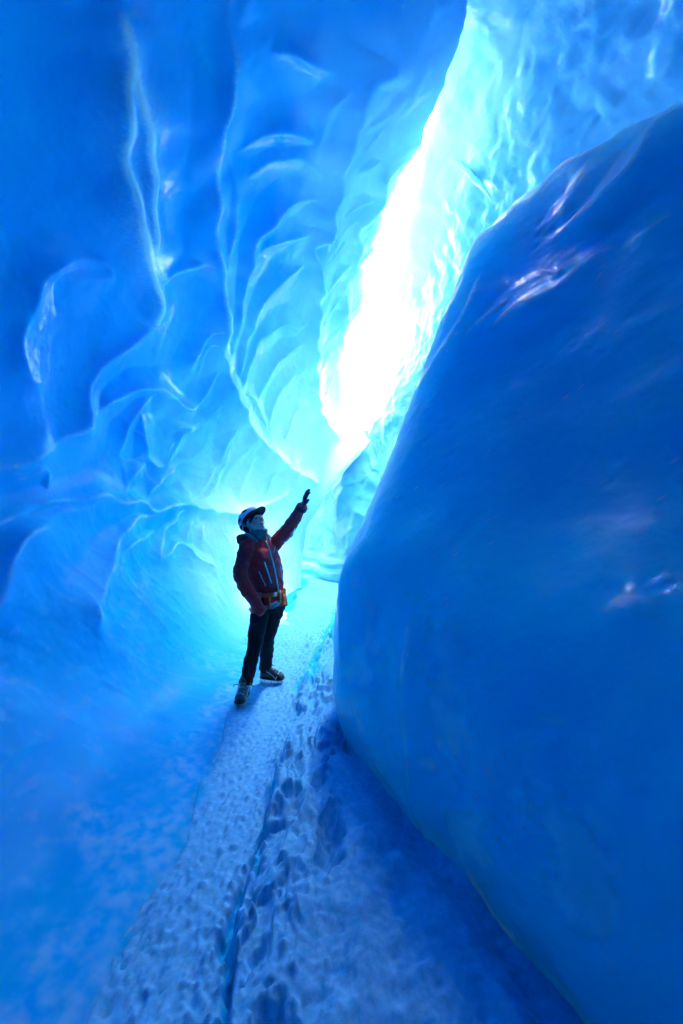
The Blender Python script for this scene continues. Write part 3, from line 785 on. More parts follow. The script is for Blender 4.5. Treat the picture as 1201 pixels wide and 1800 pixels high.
class Shape:
    """Collects closed lofts; build() makes one mesh object (optionally fused into one skin)."""
    def __init__(self):
        self.v, self.f = [], []

    def loft(self, rings, seg=20, n=2.0):
        """rings: (centre, axis a, axis b) with axis lengths as radii."""
        o = len(self.v)
        for c, a, b in rings:
            for i in range(seg):
                th = 2 * math.pi * i / seg
                ct, st = math.cos(th), math.sin(th)
                p = 2.0 / n
                self.v.append(c + a * math.copysign(abs(ct) ** p, ct) + b * math.copysign(abs(st) ** p, st))
        for k in range(len(rings) - 1):
            for i in range(seg):
                j = (i + 1) % seg
                self.f.append((o + k*seg + i, o + k*seg + j, o + (k+1)*seg + j, o + (k+1)*seg + i))
        self.f.append(tuple(o + i for i in range(seg))[::-1])
        self.f.append(tuple(o + (len(rings)-1)*seg + i for i in range(seg)))
        return self

    def limb(self, pts, rad, seg=16, sub=5, flat=None, side=None, round_ends=True):
        """Tapered tube through pts; flat = second radius factor along the given side axis."""
        pts = [Vector(p) for p in pts]
        k = np.arange(len(pts), dtype=float)
        q = np.linspace(0, len(pts) - 1, (len(pts) - 1) * sub + 1)
        Pp = hermite(k, np.array([list(p) for p in pts]), q) if len(pts) > 2 else np.array([list(pts[0].lerp(pts[-1], t)) for t in q / q[-1]])
        rr = np.interp(q, k, rad)
        rings = []
        T = np.gradient(Pp, axis=0)
        ref = Vector(side) if side is not None else None
        for i in range(len(Pp)):
            t = Vector(T[i]).normalized()
            if ref is None:
                ref = t.orthogonal().normalized()
            a = (ref - t * ref.dot(t)).normalized()
            ref = a if side is None else ref
            b = t.cross(a)
            fl = 1.0 if flat is None else flat
            rings.append((Vector(Pp[i]), a * rr[i], b * rr[i] * fl))
        if round_ends:
            def cap(r, t, s):
                c, a, b = r
                L = a.length
                return [(c + t * s * L * .5 * h, a * w, b * w) for h, w in ((.55, .85), (.95, .5), (1.1, .15))]
            t0 = Vector(T[0]).normalized(); t1 = Vector(T[-1]).normalized()
            rings = cap(rings[0], t0, -1)[::-1] + rings + cap(rings[-1], t1, 1)
        return self.loft(rings, seg)

    def ball(self, c, ax, ay, az, seg=18, rows=10):
        """Ellipsoid with the three half axes given as vectors."""
        rings = []
        for k in range(rows + 1):
            ph = -math.pi / 2 + math.pi * k / rows
            s = max(math.cos(ph), .02)
            rings.append((c + az * math.sin(ph), ax * s, ay * s))
        return self.loft(rings, seg)

    def band(self, pts, nrm, width, thick, wdir=None, closed=False):
        """Flat strap along pts; nrm = outward normals; width across, thick along the normal."""
        o = len(self.v); n = len(pts)
        for i in range(n):
            a = pts[i - 1] if (i or closed) else pts[i]
            b = pts[(i + 1) % n] if (i < n - 1 or closed) else pts[i]
            t = (b - a).normalized()
            w = wdir if wdir is not None else t.cross(nrm[i]).normalized()
            for s, h in ((-1, -.5), (1, -.5), (1, .5), (-1, .5)):
                self.v.append(pts[i] + w * (s * width / 2) + nrm[i] * (h * thick))
        m = n if closed else n - 1
        for i in range(m):
            j = (i + 1) % n
            for k in range(4):
                l = (k + 1) % 4
                self.f.append((o + i*4 + k, o + i*4 + l, o + j*4 + l, o + j*4 + k))
        if not closed:
            self.f.append((o, o+1, o+2, o+3)[::-1]); self.f.append(tuple(o + (n-1)*4 + k for k in range(4)))
        return self

    def build(self, name, mat, parent, voxel=None, smooth=4, wrinkle=0, wscale=(9, 9, 9)):
        me = bpy.data.meshes.new(name)
        org = ROOT
        me.from_pydata([tuple(v - org) for v in self.v], [], self.f)
        bm = bmesh.new(); bm.from_mesh(me)
        bmesh.ops.recalc_face_normals(bm, faces=bm.faces)
        bm.to_mesh(me); bm.free()
        if voxel:
            tmp = bpy.data.objects.new('tmp', me); C.objects.link(tmp)
            md = tmp.modifiers.new('r', 'REMESH'); md.mode = 'VOXEL'; md.voxel_size = voxel
            if smooth:
                sm = tmp.modifiers.new('s', 'SMOOTH'); sm.factor = .5; sm.iterations = smooth
            dg = bpy.context.evaluated_depsgraph_get()
            new = bpy.data.meshes.new_from_object(tmp.evaluated_get(dg))
            bpy.data.objects.remove(tmp); bpy.data.meshes.remove(me)
            me = new; me.name = name
            if wrinkle:
                n = len(me.vertices)
                co = np.zeros(n * 3, np.float32); me.vertices.foreach_get('co', co); co = co.reshape(-1, 3).astype(float)
                no = np.zeros(n * 3, np.float32); me.vertices.foreach_get('normal', no); no = no.reshape(-1, 3)
                h = (np.abs(perlin(co * np.array(wscale) + .6 * perlin(co * 6)[:, None])) - .25) + .5 * perlin(co * np.array(wscale) * 2.2 + 9) + .45 * (np.abs(perlin(co * np.array([14, 14, 24]) + 3)) - .2)
                co = co + no * (h * wrinkle)[:, None]
                me.vertices.foreach_set('co', co.astype(np.float32).reshape(-1))
                me.update()
        return link(name, me, mat, parent)


def cloth(name, col, rough=.75, var=.25, scale=60, sheen=.0):
    m, nt, b = new_mat(name)
    n = noise(nt, scale, 4, .6)
    dark = tuple(c * (1 - var) for c in col); lite = tuple(min(1, c * (1 + var)) for c in col)
    nt.links.new(mix(nt, ramp(nt, n.outputs[0], [(.35, 0), (.65, 1)]).outputs[0], dark, lite), b.inputs['Base Color'])
    b.inputs['Roughness'].default_value = rough
    nb = bump(nt, noise(nt, scale * .6, 4, .6).outputs[0], .35, .006)
    nt.links.new(nb, b.inputs['Normal'])
    return m


maroon = cloth('maroon_shell_fabric', (.78, .014, .030), .6, .12, 25)
black_cloth = cloth('black_trouser_fabric', (.006, .006, .009), .9)
grey_cloth = cloth('slate_fleece', (.20, .24, .28), .9, scale=140)
lining = cloth('grey_lining', (.22, .26, .30), .8)
glove_m = cloth('navy_glove', (.012, .018, .05), .8)
zip_m = cloth('pale_blue_zip', (.22, .55, .72), .5, .1)
orange = cloth('orange_webbing', (1.0, .11, .01), .6, .08, 120)
grey_web = cloth('grey_webbing', (.20, .24, .30), .6, .15, 120)
white_shell = cloth('pale_helmet_shell', (.60, .78, .92), .28, .05, 20)
vent_m = cloth('black_foam', (.01, .011, .014), .8)
cap_m = cloth('black_cap', (.012, .013, .016), .75)
skin_m = cloth('skin', (.80, .60, .52), .45, .06, 40)
lip_m = cloth('lips', (.45, .17, .16), .4, .05)
tooth_m = cloth('teeth', (.85, .85, .82), .3, .02)
eye_m = cloth('dark_eye', (.02, .015, .012), .15, .05)
hair_m = cloth('dark_hair', (.02, .013, .01), .6, .3, 200)
boot_m = cloth('grey_leather', (.05, .065, .075), .55, .3)
rub_m = cloth('black_rubber', (.008, .008, .009), .5, .2)
strap_m = cloth('pale_strap', (.40, .46, .50), .55, .15)
steel, _nt, _b = new_mat('worn_steel')
_b.inputs['Base Color'].default_value = (.5, .52, .55, 1); _b.inputs['Metallic'].default_value = 1
_nt.links.new(ramp(_nt, noise(_nt, 60, 4).outputs[0], [(.3, .3), (.7, .6)]).outputs[0], _b.inputs['Roughness'])

# joints ----------------------------------------------------------------
HIP = V(-.66, 3.935, .86); HIPL = HIP + LFT * .085; HIPR = HIP - LFT * .085
KNR, ANR = V(-.772, 3.79, .47), V(-.855, 3.79, .10)
KNL, ANL = V(-.700, 4.06, .45), V(-.745, 4.15, .10)
NECK = V(-.765, 3.905, 1.40)
SHL = V(-.635, 4.03, 1.345); SHR = V(-.835, 3.79, 1.345)
ELL, WRL = V(-.475, 3.91, 1.515), V(-.342, 3.81, 1.715)
ELR, WRR = V(-.885, 3.73, 1.09), V(-.735, 3.715, .835)
HEAD = V(-.795, 3.895, 1.558)
hf = V(.80, -.60, .0).normalized()
HF = (hf * math.cos(R(28)) + UP * math.sin(R(28))).normalized()      # where the face looks
HU = (UP * math.cos(R(28)) - hf * math.sin(R(28))).normalized()
HL = HU.cross(HF).normalized()                                       # the head's own left


def torso_c(z):
    return V(*hermite(np.array([.80, .92, 1.05, 1.2, 1.32, 1.42]),
                      np.array([(-.655, 3.935), (-.665, 3.93), (-.69, 3.92), (-.725, 3.912), (-.745, 3.91), (-.762, 3.906)]), np.array([z]))[0], z)


def hp(f, l, u):
    return HEAD + HF * f + HL * l + HU * u


# body: one continuous skin, mostly under the clothes ---------------------
b = Shape()
b.ball(hp(-.012, 0, .030), HF * .094, HL * .074, HU * .088)          # cranium
b.limb([hp(.030, 0, .02), hp(.040, 0, -.045), hp(.048, 0, -.090)], [.060, .056, .034], flat=1.0)   # face
b.limb([hp(.0, -.052, -.03), hp(.03, -.042, -.075), hp(.060, 0, -.098), hp(.03, .042, -.075), hp(.0, .052, -.03)], [.022, .021, .022, .021, .022])
b.ball(hp(.062, .034, -.030), HF * .024, HL * .022, HU * .022)       # cheeks
b.ball(hp(.062, -.034, -.030), HF * .024, HL * .022, HU * .022)
b.limb([hp(.086, 0, .012), hp(.100, 0, -.012), hp(.108, 0, -.030)], [.010, .011, .014])             # nose
b.ball(hp(.096, .012, -.033), HF * .009, HL * .008, HU * .008); b.ball(hp(.096, -.012, -.033), HF * .009, HL * .008, HU * .008)
b.limb([hp(.072, -.04, .026), hp(.088, -.018, .026), hp(.090, .0, .022), hp(.088, .018, .026), hp(.072, .04, .026)], [.009, .010, .008, .010, .009])   # brow
b.limb([hp(.080, -.018, -.058), hp(.090, 0, -.060), hp(.080, .018, -.058)], [.008, .010, .008])
b.ball(hp(.084, 0, -.088), HF * .016, HL * .018, HU * .014)          # chin
for s in (-1, 1):
    b.ball(hp(-.005, s * .076, -.012), HF * .018, HL * .010, HU * .030)   # ears
b.limb([hp(-.02, 0, -.05), NECK + UP * .03, torso_c(1.33)], [.056, .054, .06])
b.loft([(torso_c(z), LFT * w, FWD * d) for z, w, d in ((.80, .12, .085), (.92, .115, .08), (1.05, .125, .09), (1.2, .15, .1), (1.32, .14, .085), (1.38, .08, .06))])
for hip, kn, an in ((HIPL, KNL, ANL), (HIPR, KNR, ANR)):
    b.limb([hip, hip.lerp(kn, .5), kn, kn.lerp(an, .4), an], [.068, .058, .044, .044, .03])
b.limb([SHL, ELL, WRL, WRL + V(.008, -.011, .027)], [.042, .034, .022, .016])
b.limb([SHR, ELR, WRR, WRR + V(.05, 0, -.05)], [.042, .034, .024, .02])
body = b.build('body', skin_m, person, voxel=.0045, smooth=3)
for s in (-1, 1):
    e = Shape().ball(hp(.072, s * .031, .006), HF * .0125, HL * .016, HU * .009).build('eye', eye_m, body)
    Shape().limb([hp(.078, s * .048, .030), hp(.092, s * .030, .036), hp(.094, s * .012, .030)], [.002, .0042, .003], seg=8).build('eyebrow', hair_m, body)
Shape().limb([hp(.072, -.030, -.050), hp(.090, -.014, -.058), hp(.095, 0, -.060), hp(.090, .014, -.058), hp(.072, .030, -.050)], [.002, .0062, .0066, .0062, .002], seg=10).build('lips', lip_m, body)
Shape().limb([hp(.078, -.026, -.052), hp(.0925, -.011, -.0582), hp(.0972, 0, -.0595), hp(.0925, .011, -.0582), hp(.078, .026, -.052)], [.001, .0042, .0048, .0042, .001], seg=8).build('teeth', tooth_m, body)
hr = Shape()
for s in (-1, 1):
    hr.limb([hp(.035, s * .070, .05), hp(.03, s * .076, .015), hp(.012, s * .076, -.02)], [.010, .011, .006], seg=8)
hr.limb([hp(-.085, -.05, -.02), hp(-.1, 0, -.03), hp(-.085, .05, -.02)], [.025, .03, .025])
hr.build('hair', hair_m, person)

# jacket -----------------------------------------------------------------
j = Shape()
j.loft([(torso_c(z), LFT * w, FWD * d) for z, w, d in
        ((.792, .155, .115), (.80, .162, .122), (.86, .158, .120), (.905, .146, .110), (.935, .146, .110), (1.0, .158, .124), (1.1, .166, .131), (1.2, .172, .133), (1.29, .170, .123), (1.345, .142, .104), (1.385, .108, .090), (1.42, .086, .080))], seg=28, n=2.3)
j.limb([SHL - (ELL - SHL) * .25, SHL, SHL.lerp(ELL, .55), ELL, ELL.lerp(WRL, .5), WRL - (WRL - ELL) * .02], [.070, .074, .066, .058, .053, .044])
j.limb([SHR + UP * .01 + LFT * .05, SHR, SHR.lerp(ELR, .5) - LFT * .01, ELR, ELR.lerp(WRR, .5), WRR], [.06, .073, .066, .061, .057, .050])
j.limb([WRR, WRR + (WRR - ELR) * .2 + FWD * .02], [.056, .046])                                     # cuff over the pocketed hand
# hood bunched behind the neck
hood = [NECK + FWD * a + LFT * l + UP * u for a, l, u in ((.085, -.075, -.06), (.0, -.125, -.005), (-.085, -.105, .0), (-.135, 0, -.005), (-.085, .095, .0), (-.0, .12, -.005), (.085, .075, -.06))]
j.limb(hood, [.020, .042, .058, .066, .058, .042, .020])
jacket = j.build('jacket', maroon, person, voxel=.007, smooth=5, wrinkle=.016, wscale=(5, 5, 9))
# grey lining rolled out along the collar
Shape().limb([p + UP * .030 + FWD * .022 + (NECK - p).normalized() * .020 for p in hood], [.006, .024, .034, .036, .034, .024, .006]).build('hood_lining', lining, jacket, voxel=.005, smooth=3, wrinkle=.006)

bvh = None


def surf(o):
    me = o.data
    return BVHTree.FromPolygons([v.co + ROOT for v in me.vertices], [p.vertices for p in me.polygons])


bvh = surf(jacket)


def onto(tree, p, d, out=.002):
    """Drop a point from outside along d onto the cloth."""
    h, n, i, ds = tree.ray_cast(p, d)
    if h is None:
        h, n, i, ds = tree.find_nearest(p)
    return h + n * out, n


def seam(name, tree, starts, d, width, thick, mat, parent, sm=True):
    pts, ns = [], []
    for p in starts:
        a, n = onto(tree, p, d, thick * .3)
        pts.append(a); ns.append(n)
    if sm and len(pts) > 4:
        A = np.array([list(p) for p in pts])
        for _ in range(2):
            A[1:-1] = .25 * A[:-2] + .5 * A[1:-1] + .25 * A[2:]
        pts = [Vector(p) for p in A]
    return Shape().band(pts, ns, width, thick).build(name, mat, parent)


def front(z, l=0.0):
    return torso_c(z) + FWD * .5 + LFT * l


seam('zipper', bvh, [front(z, .01) for z in np.linspace(1.39, .93, 22)], -FWD, .011, .006, zip_m, jacket)
seam('pocket_zipper', bvh, [front(z, -.075 + .1 * (1.2 - z)) for z in np.linspace(1.21, 1.02, 12)], -FWD, .010, .006, zip_m, jacket)
seam('pocket_zipper', bvh, [front(z, .10 - .02 * (1.2 - z)) for z in np.linspace(1.16, 1.02, 12)], -FWD, .008, .006, zip_m, jacket)
seam('side_zipper', bvh, [front(z, -.135 + .22 * (1.13 - z)) for z in np.linspace(1.13, 1.0, 10)], -FWD, .007, .006, zip_m, jacket)
und = ((ELL - SHL).normalized().cross(V(0, 1, 0))).normalized()
if und.z > 0:
    und = -und
dn = (und + V(.15, -.75, 0)).normalized()
seam('sleeve_zipper', bvh, [SHL.lerp(ELL, t) + dn * .3 for t in np.linspace(.35, 1.12, 12)], -dn, .009, .006, zip_m, jacket)
seam('chest_mark', bvh, [front(1.285 + .05 * t, .055 + .05 * t) for t in np.linspace(0, 1, 6)], -FWD, .007, .005, strap_m, jacket)
ct = (WRL - ELL).normalized()
Shape().limb([WRL - ct * .05, WRL - ct * .012], [.0525, .0525], round_ends=False).build('cuff_tab', cloth('navy_cuff_tab', (.03, .03, .08)), jacket)

# trousers ---------------------------------------------------------------
t = Shape()
t.loft([(torso_c(max(z, .8)) * 1.0 - UP * max(0, .8 - z), LFT * w, FWD * d) for z, w, d in ((.74, .135, .105), (.80, .158, .118), (.88, .155, .113), (.95, .14, .10))], seg=24, n=2.3)
for hip, kn, an in ((HIPL, KNL, ANL), (HIPR, KNR, ANR)):
    t.limb([hip + UP * .0, hip.lerp(kn, .35), hip.lerp(kn, .75), kn, kn.lerp(an, .35), kn.lerp(an, .75), an + UP * .035], [.090, .086, .072, .065, .064, .060, .062])
trousers = t.build('trousers', black_cloth, person, voxel=.007, smooth=4, wrinkle=.013, wscale=(5, 5, 9))
tb = surf(trousers)

# neck gaiter --------------------------------------------------------------
g = Shape()
rows = [(-.03, .070, .075), (.0, .082, .085), (.03, .080, .082), (.045, .072, .074), (.065, .080, .082), (.09, .074, .076), (.115, .070, .078)]
gc = [(NECK + UP * .0).lerp(hp(.028, 0, -.085), max(0, (k[0]) / .11)) + UP * min(0, k[0]) for k in rows]
g.loft([(c, HL * w, hf * d) for c, (z, w, d) in zip(gc, rows)], seg=24)
g.build('neck_gaiter', grey_cloth, person, voxel=.005, smooth=3, wrinkle=.010, wscale=(8, 8, 30))

# cap with its peak, helmet over it ----------------------------------------
c = Shape()
c.ball(hp(-.010, 0, .045), HF * .103, HL * .084, HU * .086)
cap = c.build('cap', cap_m, person)
pk = Shape()
rings = []
for f, w, u, th in ((.055, .074, .066, .008), (.085, .074, .074, .006), (.115, .068, .079, .005), (.140, .055, .080, .0045), (.158, .034, .079, .004), (.164, .012, .078, .003)):
    rings.append((hp(f, 0, u), HL * w, HU * th))
o = len(pk.v)
pk.loft(rings, seg=24)
pk.v = [v - HU * (((v - HEAD).dot(HL) / .072) ** 2) * .022 for v in pk.v]
pk.build('cap_peak', cap_m, cap)


TF = (HF * math.cos(R(20)) + HU * math.sin(R(20))).normalized()
TU = (HU * math.cos(R(20)) - HF * math.sin(R(20))).normalized()


def dome(az, el, k=1.0):
    """Point of the helmet shell: az from the front, el above the rim, in head axes."""
    d = TF * (.132 * math.cos(az) * math.cos(el)) + HL * (.108 * math.sin(az) * math.cos(el)) + TU * (.110 * math.sin(el))
    return hp(-.028, 0, .040) + d * k


hs = Shape()
NA, NE = 40, 14
for k_, inner in ((1.0, 0), (.93, 1)):
    for e_ in range(NE + 1):
        for a_ in range(NA):
            az = 2 * math.pi * a_ / NA
            low = -.02 + .0 * math.cos(az) - .42 * sstep(.2, 1.0, np.array(-math.cos(az))) + .12 * max(0, math.cos(az))
            el = float(low) + (math.pi / 2 - float(low)) * e_ / NE
            bump_ = 1 + .012 * math.cos(az * 6) * math.cos(el)
            hs.v.append(dome(az, el, k_ * bump_))
for s_ in (0, 1):
    o = s_ * (NE + 1) * NA
    for e_ in range(NE):
        for a_ in range(NA):
            b_ = (a_ + 1) % NA
            hs.f.append((o + e_*NA + a_, o + e_*NA + b_, o + (e_+1)*NA + b_, o + (e_+1)*NA + a_))
for a_ in range(NA):
    b_ = (a_ + 1) % NA; o = (NE + 1) * NA
    hs.f.append((a_, b_, o + b_, o + a_))
helmet = hs.build('helmet', white_shell, person)
for side in (1, -1):
    for az0, az1, e0, e1, wv in ((88, 150, 14, 30, .040), (84, 140, 44, 58, .034), (158, 170, -2, 58, .032), (46, 80, 24, 44, .028), (108, 160, -12, 0, .026)):
        pts, ns = [], []
        for q in np.linspace(0, 1, 9):
            p = dome(side * R(az0 + (az1 - az0) * q), R(e0 + (e1 - e0) * q), 1.012)
            pts.append(p); ns.append((p - hp(-.02, 0, .03)).normalized())
        v = Shape().band(pts, ns, wv, .006)
        # pointed slot ends
        for ii in (0, 1, -2, -1):
            cen = pts[ii]; sc = .25 if ii in (0, -1) else .75
            base_i = (ii if ii >= 0 else len(pts) + ii) * 4
            for m_ in range(4):
                v.v[base_i + m_] = cen + (v.v[base_i + m_] - cen) * sc
        v.build('vent', vent_m, helmet)
for s in (-1, 1):
    for f0 in (.03, -.06):
        a0 = hp(f0, s * .092, .02); a1 = hp(.012, s * .083, -.055)
        pts = [a0.lerp(a1, q) for q in np.linspace(0, 1, 6)]
        Shape().band(pts, [HL * s] * 6, .012, .003).build('chin_strap', strap_m, helmet)
    pts = [hp(.012, s * .083, -.055), hp(.03, s * .074, -.085), hp(.05, s * .045, -.112), hp(.058, 0, -.122)]
    Shape().band(pts, [HL * s, HL * s, (HL * s - HU).normalized(), -HU], .012, .003).build('chin_strap', strap_m, helmet)

# glove on the raised hand: palm, four fingers, thumb --------------------------
ax = V(.042, -.055, .135).normalized()                 # along the hand
pn = (V(.80, .25, -.1) - ax * V(.80, .25, -.1).dot(ax)).normalized()   # palm normal, towards the far wall
wd_ = ax.cross(pn).normalized()                        # across the knuckles
gl = Shape()
gl.limb([WRL - ax * .02, WRL + ax * .02, WRL + ax * .06, WRL + ax * .085], [.032, .034, .041, .040], flat=.48, side=wd_)
for k_, (of, ln) in enumerate(((-.030, .070), (-.010, .080), (.011, .074), (.030, .058))):
    r0 = WRL + ax * (.080 - abs(of) * .15) + wd_ * of
    spread = wd_ * of * .35
    gl.limb([r0, r0 + ax * ln * .4 + spread * .4 + pn * .002, r0 + ax * ln * .75 + spread * .7 + pn * .008, r0 + ax * ln + spread + pn * .018], [.0115, .011, .010, .0085], seg=10)
tb0 = WRL + ax * .025 - wd_ * .030
gl.limb([tb0, tb0 + ax * .03 - wd_ * .018 + pn * .012, tb0 + ax * .058 - wd_ * .026 + pn * .02], [.015, .0125, .010], seg=10)
gl.build('glove', glove_m, person, voxel=.0032, smooth=2)

# harness ---------------------------------------------------------------
belt_c, n_ = torso_c(.915), 40


def ring_pts(cen, a, bb, tree, k0=0, k1=40, n=40, out=.006, tilt=None):
    pts, ns = [], []
    for k_ in range(k0, k1 + 1):
        th = 2 * math.pi * k_ / n
        d = (a * math.cos(th) + bb * math.sin(th)).normalized()
        p, nn = onto(tree, cen + d * .35, -d, out)
        pts.append(p); ns.append(d)
    return pts, ns


def ellipse_pts(k0, k1, w=.158, dd=.122):
    pts, ns = [], []
    for k_ in range(k0, k1 + 1):
        th = 2 * math.pi * k_ / 40
        ct_, st_ = math.cos(th), math.sin(th)
        p = 2 / 2.3
        pts.append(belt_c + LFT * (w * math.copysign(abs(ct_) ** p, ct_)) + FWD * (dd * math.copysign(abs(st_) ** p, st_)))
        ns.append((LFT * ct_ + FWD * st_).normalized())
    return pts, ns


harness = bpy.data.objects.new('harness', None); C.objects.link(harness); harness.parent = person
# round the waist: th 0 = own left, 10 = front, 20 = own right
pts, ns = ellipse_pts(0, 17)
Shape().band(pts, ns, .036, .008, wdir=UP).build('waist_belt', orange, harness)
pts, ns = ellipse_pts(17, 34)
Shape().band(pts, ns, .046, .010, wdir=UP).build('belt_padding', grey_web, harness)
pts, ns = ellipse_pts(34, 40)
Shape().band(pts, ns, .036, .008, wdir=UP).build('waist_belt', orange, harness)
fr, fn = onto(bvh, front(.915, .01), -FWD, .012)
Shape().band([fr + UP * .03 + FWD * .004, fr + FWD * .012 - UP * .02, fr - UP * .085 + FWD * .008], [FWD] * 3, .020, .007).build('belay_loop', cloth('tan_loop', (.62, .33, .10)), harness)
Shape().band([fr + FWD * .012 - LFT * .075, fr + FWD * .012 - LFT * .045], [FWD] * 2, .036, .006, wdir=UP).build('buckle', steel, harness)
for hip, sgn in ((HIPL, 1), (HIPR, -1)):
    cen = hip.lerp(KNL if sgn > 0 else KNR, .17)
    a_ = (LFT * sgn - UP * .25).normalized(); f_ = (FWD + UP * .20).normalized()
    pts, ns = ring_pts(cen, a_, f_, tb, -14, 14, 40, .007)
    Shape().band(pts[:15], ns[:15], .040, .008).build('leg_loop', orange, harness)
    Shape().band(pts[14:], ns[14:], .036, .008).build('leg_loop', orange if sgn > 0 else grey_web, harness)
    # riser from belt to leg loop
    p0, _ = onto(bvh, front(.905, sgn * .085), -FWD, .008)
    p1, _ = onto(bvh, front(.80, sgn * .10), -FWD, .012)
    Shape().band([p0, p0.lerp(p1, .5) + FWD * .006, p1], [FWD] * 3, .026, .006).build('riser', orange, harness)
    if sgn > 0:
        w0, _ = onto(bvh, front(.90, .075), -FWD, .014)
        w1 = fr - UP * .115 + FWD * .004 + LFT * .02
        Shape().band([w0, w0.lerp(w1, .5) + FWD * .012, w1], [FWD] * 3, .034, .008).build('leg_strap', orange, harness)
    # crossing strap to the belay point
    q0 = fr - UP * .085 + FWD * .006
    q1, _ = onto(bvh, front(.805, sgn * .085), -FWD, .012)
    Shape().band([q0, q0.lerp(q1, .5) + FWD * .006, q1], [FWD] * 3, .024, .007).build('cross_strap', orange if sgn > 0 else grey_web, harness)
cb = V(-.80, 3.715, .79)
pts = [cb + V(.011 * math.cos(q), 0, .028 * math.sin(q)) for q in np.linspace(0, 2 * math.pi, 17)[:-1]]
Shape().band(pts, [V(0, -1, 0)] * 16, .005, .005, closed=True).build('carabiner', steel, harness)

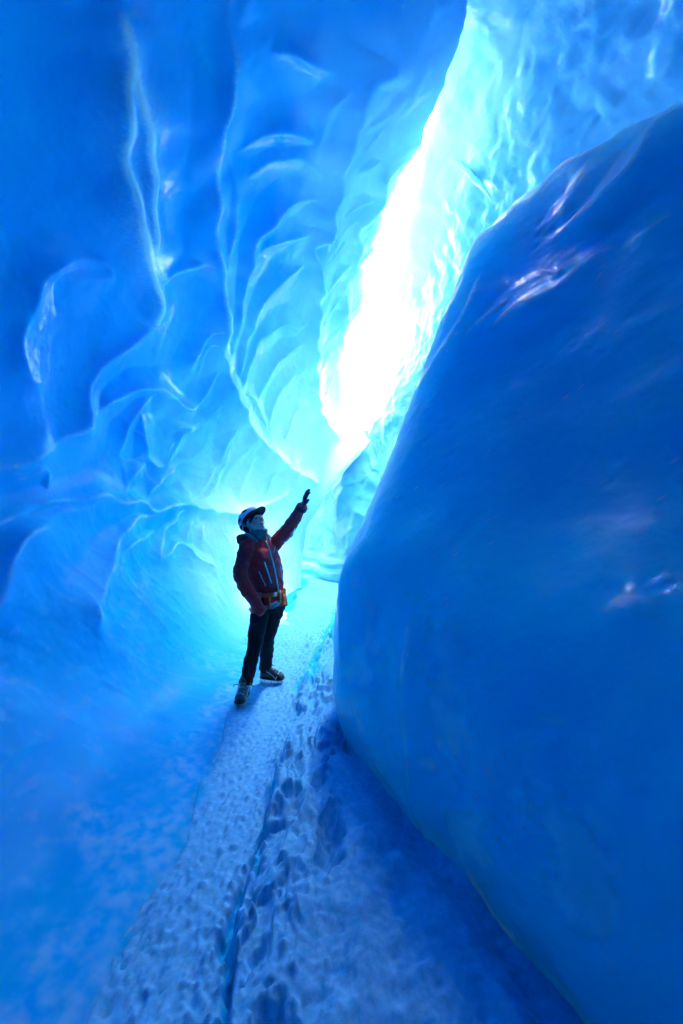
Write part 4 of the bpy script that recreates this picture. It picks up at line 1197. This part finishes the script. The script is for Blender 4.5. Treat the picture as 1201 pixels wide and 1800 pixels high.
# boots and crampons --------------------------------------------------------
for heel, toe in ((V(-.850, 3.83, 0), V(-.862, 3.575, 0)), (V(-.800, 4.165, 0), V(-.560, 4.105, 0))):
    d = (toe - heel).normalized(); s = V(-d.y, d.x, 0); L = (toe - heel).length
    gz = .036
    bt = Shape()
    prof = [(.02, .030, .030, .055), (.06, .037, .05, .06), (.14, .038, .055, .06), (.20, .039, .05, .055), (.26, .042, .038, .045), (.285, .036, .03, .038), (.30, .02, .022, .03)]
    sc = L / .30
    bt.loft([(heel + d * a * sc + UP * (gz + .028 + h * .5), s * w, UP * (h * .62)) for a, w, h, _ in prof], seg=18, n=2.6)
    bt.limb([heel + d * .055 + UP * (gz + .05), heel + d * .06 + UP * (gz + .10), heel + d * .058 + UP * (gz + .15)], [.045, .044, .046])
    bt.limb([heel + d * .07 + UP * (gz + .085), heel + d * .14 + UP * (gz + .070), heel + d * .2 + UP * (gz + .05)], [.038, .036, .03])
    boot = bt.build('boot', boot_m, person, voxel=.005, smooth=2)
    so = Shape().loft([(heel + d * a * sc * 1.02 + UP * (gz + zz_), s * (w + .004), UP * .012) for (a, w, h, _), zz_ in zip(prof, (.018, .014, .014, .014, .015, .018, .022))], seg=18, n=4)
    so.build('sole', rub_m, boot)
    Shape().ball(heel + d * .255 * sc + UP * (gz + .034), s * .040, d * .045, UP * .026).build('toe_rand', rub_m, boot)
    for q in (.10, .13, .16):
        c0 = heel + d * (q + .02) + UP * (gz + .125 - (q - .1) * .75)
        Shape().limb([c0 - s * .025, c0 + UP * .007, c0 + s * .025], [.003, .003, .003], seg=6).build('lace', strap_m, boot)
    cr = bpy.data.objects.new('crampon', None); C.objects.link(cr); cr.parent = person
    fr_ = Shape()
    for sg in (-1, 1):
        pts = [heel + d * a * sc + s * sg * (w + .001) + UP * (gz + .004) for a, w in ((.02, .026), (.07, .034), (.13, .028), (.2, .036), (.27, .038), (.3, .02))]
        fr_.band(pts, [s * sg] * 6, .014, .003, wdir=UP)
    for a, w in ((.03, .03), (.09, .03), (.18, .034), (.26, .038)):
        fr_.band([heel + d * a * sc - s * w + UP * (gz + .002), heel + d * a * sc + s * w + UP * (gz + .002)], [UP] * 2, .016, .003)
    fr_.build('frame', steel, cr)
    for sg in (-1, 1):
        for a, w, ln, fw in ((.025, .028, .034, -.1), (.085, .033, .034, 0), (.175, .034, .034, 0), (.215, .038, .034, .1), (.265, .039, .036, .25)):
            p = heel + d * a * sc + s * sg * w + UP * (gz + .006)
            Shape().loft([(p, d * .010, s * .002), (p - UP * ln * .6 + d * fw * .02 + s * sg * .004, d * .006, s * .002), (p - UP * ln + d * fw * .05 + s * sg * .006, d * .001, s * .001)], seg=6).build('spike', steel, cr)
        p = heel + d * .295 * sc + s * sg * .016 + UP * (gz + .004)
        Shape().loft([(p, s * .006, UP * .004), (p + d * .02 - UP * .008, s * .004, UP * .003), (p + d * .036 - UP * .024, s * .001, UP * .001)], seg=6).build('front_point', steel, cr)
    # harness straps of the crampon: over the toe and round the ankle, with loose tails
    tp = []
    for q in np.linspace(0, math.pi, 11):
        tp.append(heel + d * (.225 + .03 * math.sin(q)) * sc + s * (.047 * math.cos(q)) + UP * (gz + .012 + .072 * math.sin(q)))
    Shape().band(tp, [(x - (heel + d * .225 * sc + UP * gz)).normalized() for x in tp], .011, .003).build('toe_strap', strap_m, cr)
    ap = []
    for q in np.linspace(0, 2 * math.pi, 19)[:-1]:
        ap.append(heel + d * (.062 + .060 * math.cos(q)) + s * (.054 * math.sin(q)) + UP * (gz + .105 - .012 * math.cos(q)))
    Shape().band(ap, [(x - (heel + d * .06 + UP * (gz + .105))).normalized() for x in ap], .012, .003, closed=True).build('ankle_strap', strap_m, cr)
    a0 = heel + d * .10 + UP * (gz + .10)
    for sg in (-1, 1):
        Shape().limb([a0 + s * sg * .04, a0 + s * sg * .065 + UP * .012, a0 + s * sg * .092 - UP * .004 + d * .01], [.004, .005, .0045], seg=6).build('strap_tail', rub_m, cr)
        Shape().limb([heel + d * .07 + s * sg * .052 + UP * (gz + .10), heel + d * .15 + s * sg * .046 + UP * (gz + .055), heel + d * .225 * sc + s * sg * .046 + UP * (gz + .02)], [.004, .004, .004], seg=6).build('side_strap', strap_m, cr)

# ---------------------------------------------------------------- tongue of ice hanging beside the slit
ic = Shape()
pth = [V(1.30, 4.98, 5.80), V(1.40, 4.93, 5.64), V(1.52, 4.89, 5.47), V(1.62, 4.85, 5.32), V(1.68, 4.82, 5.20), V(1.705, 4.80, 5.10)]
ic.limb(pth, [.06, .055, .05, .04, .026, .008], seg=14, sub=8, flat=.5, side=V(.3, .9, 0))
ic.v = [v + V(*(.018 * np.array([perlin(np.array([v.x, v.y, v.z]) * 9 + o_) for o_ in (0, 7, 19)]))) for v in ic.v]
icicle = ic.build('icicle', ice_right, None, voxel=.008, smooth=2)
icicle.location = ROOT
icicle['label'] = 'curved tapering tongue of ice hanging from the wall right of the bright slit'
icicle['category'] = 'icicle'
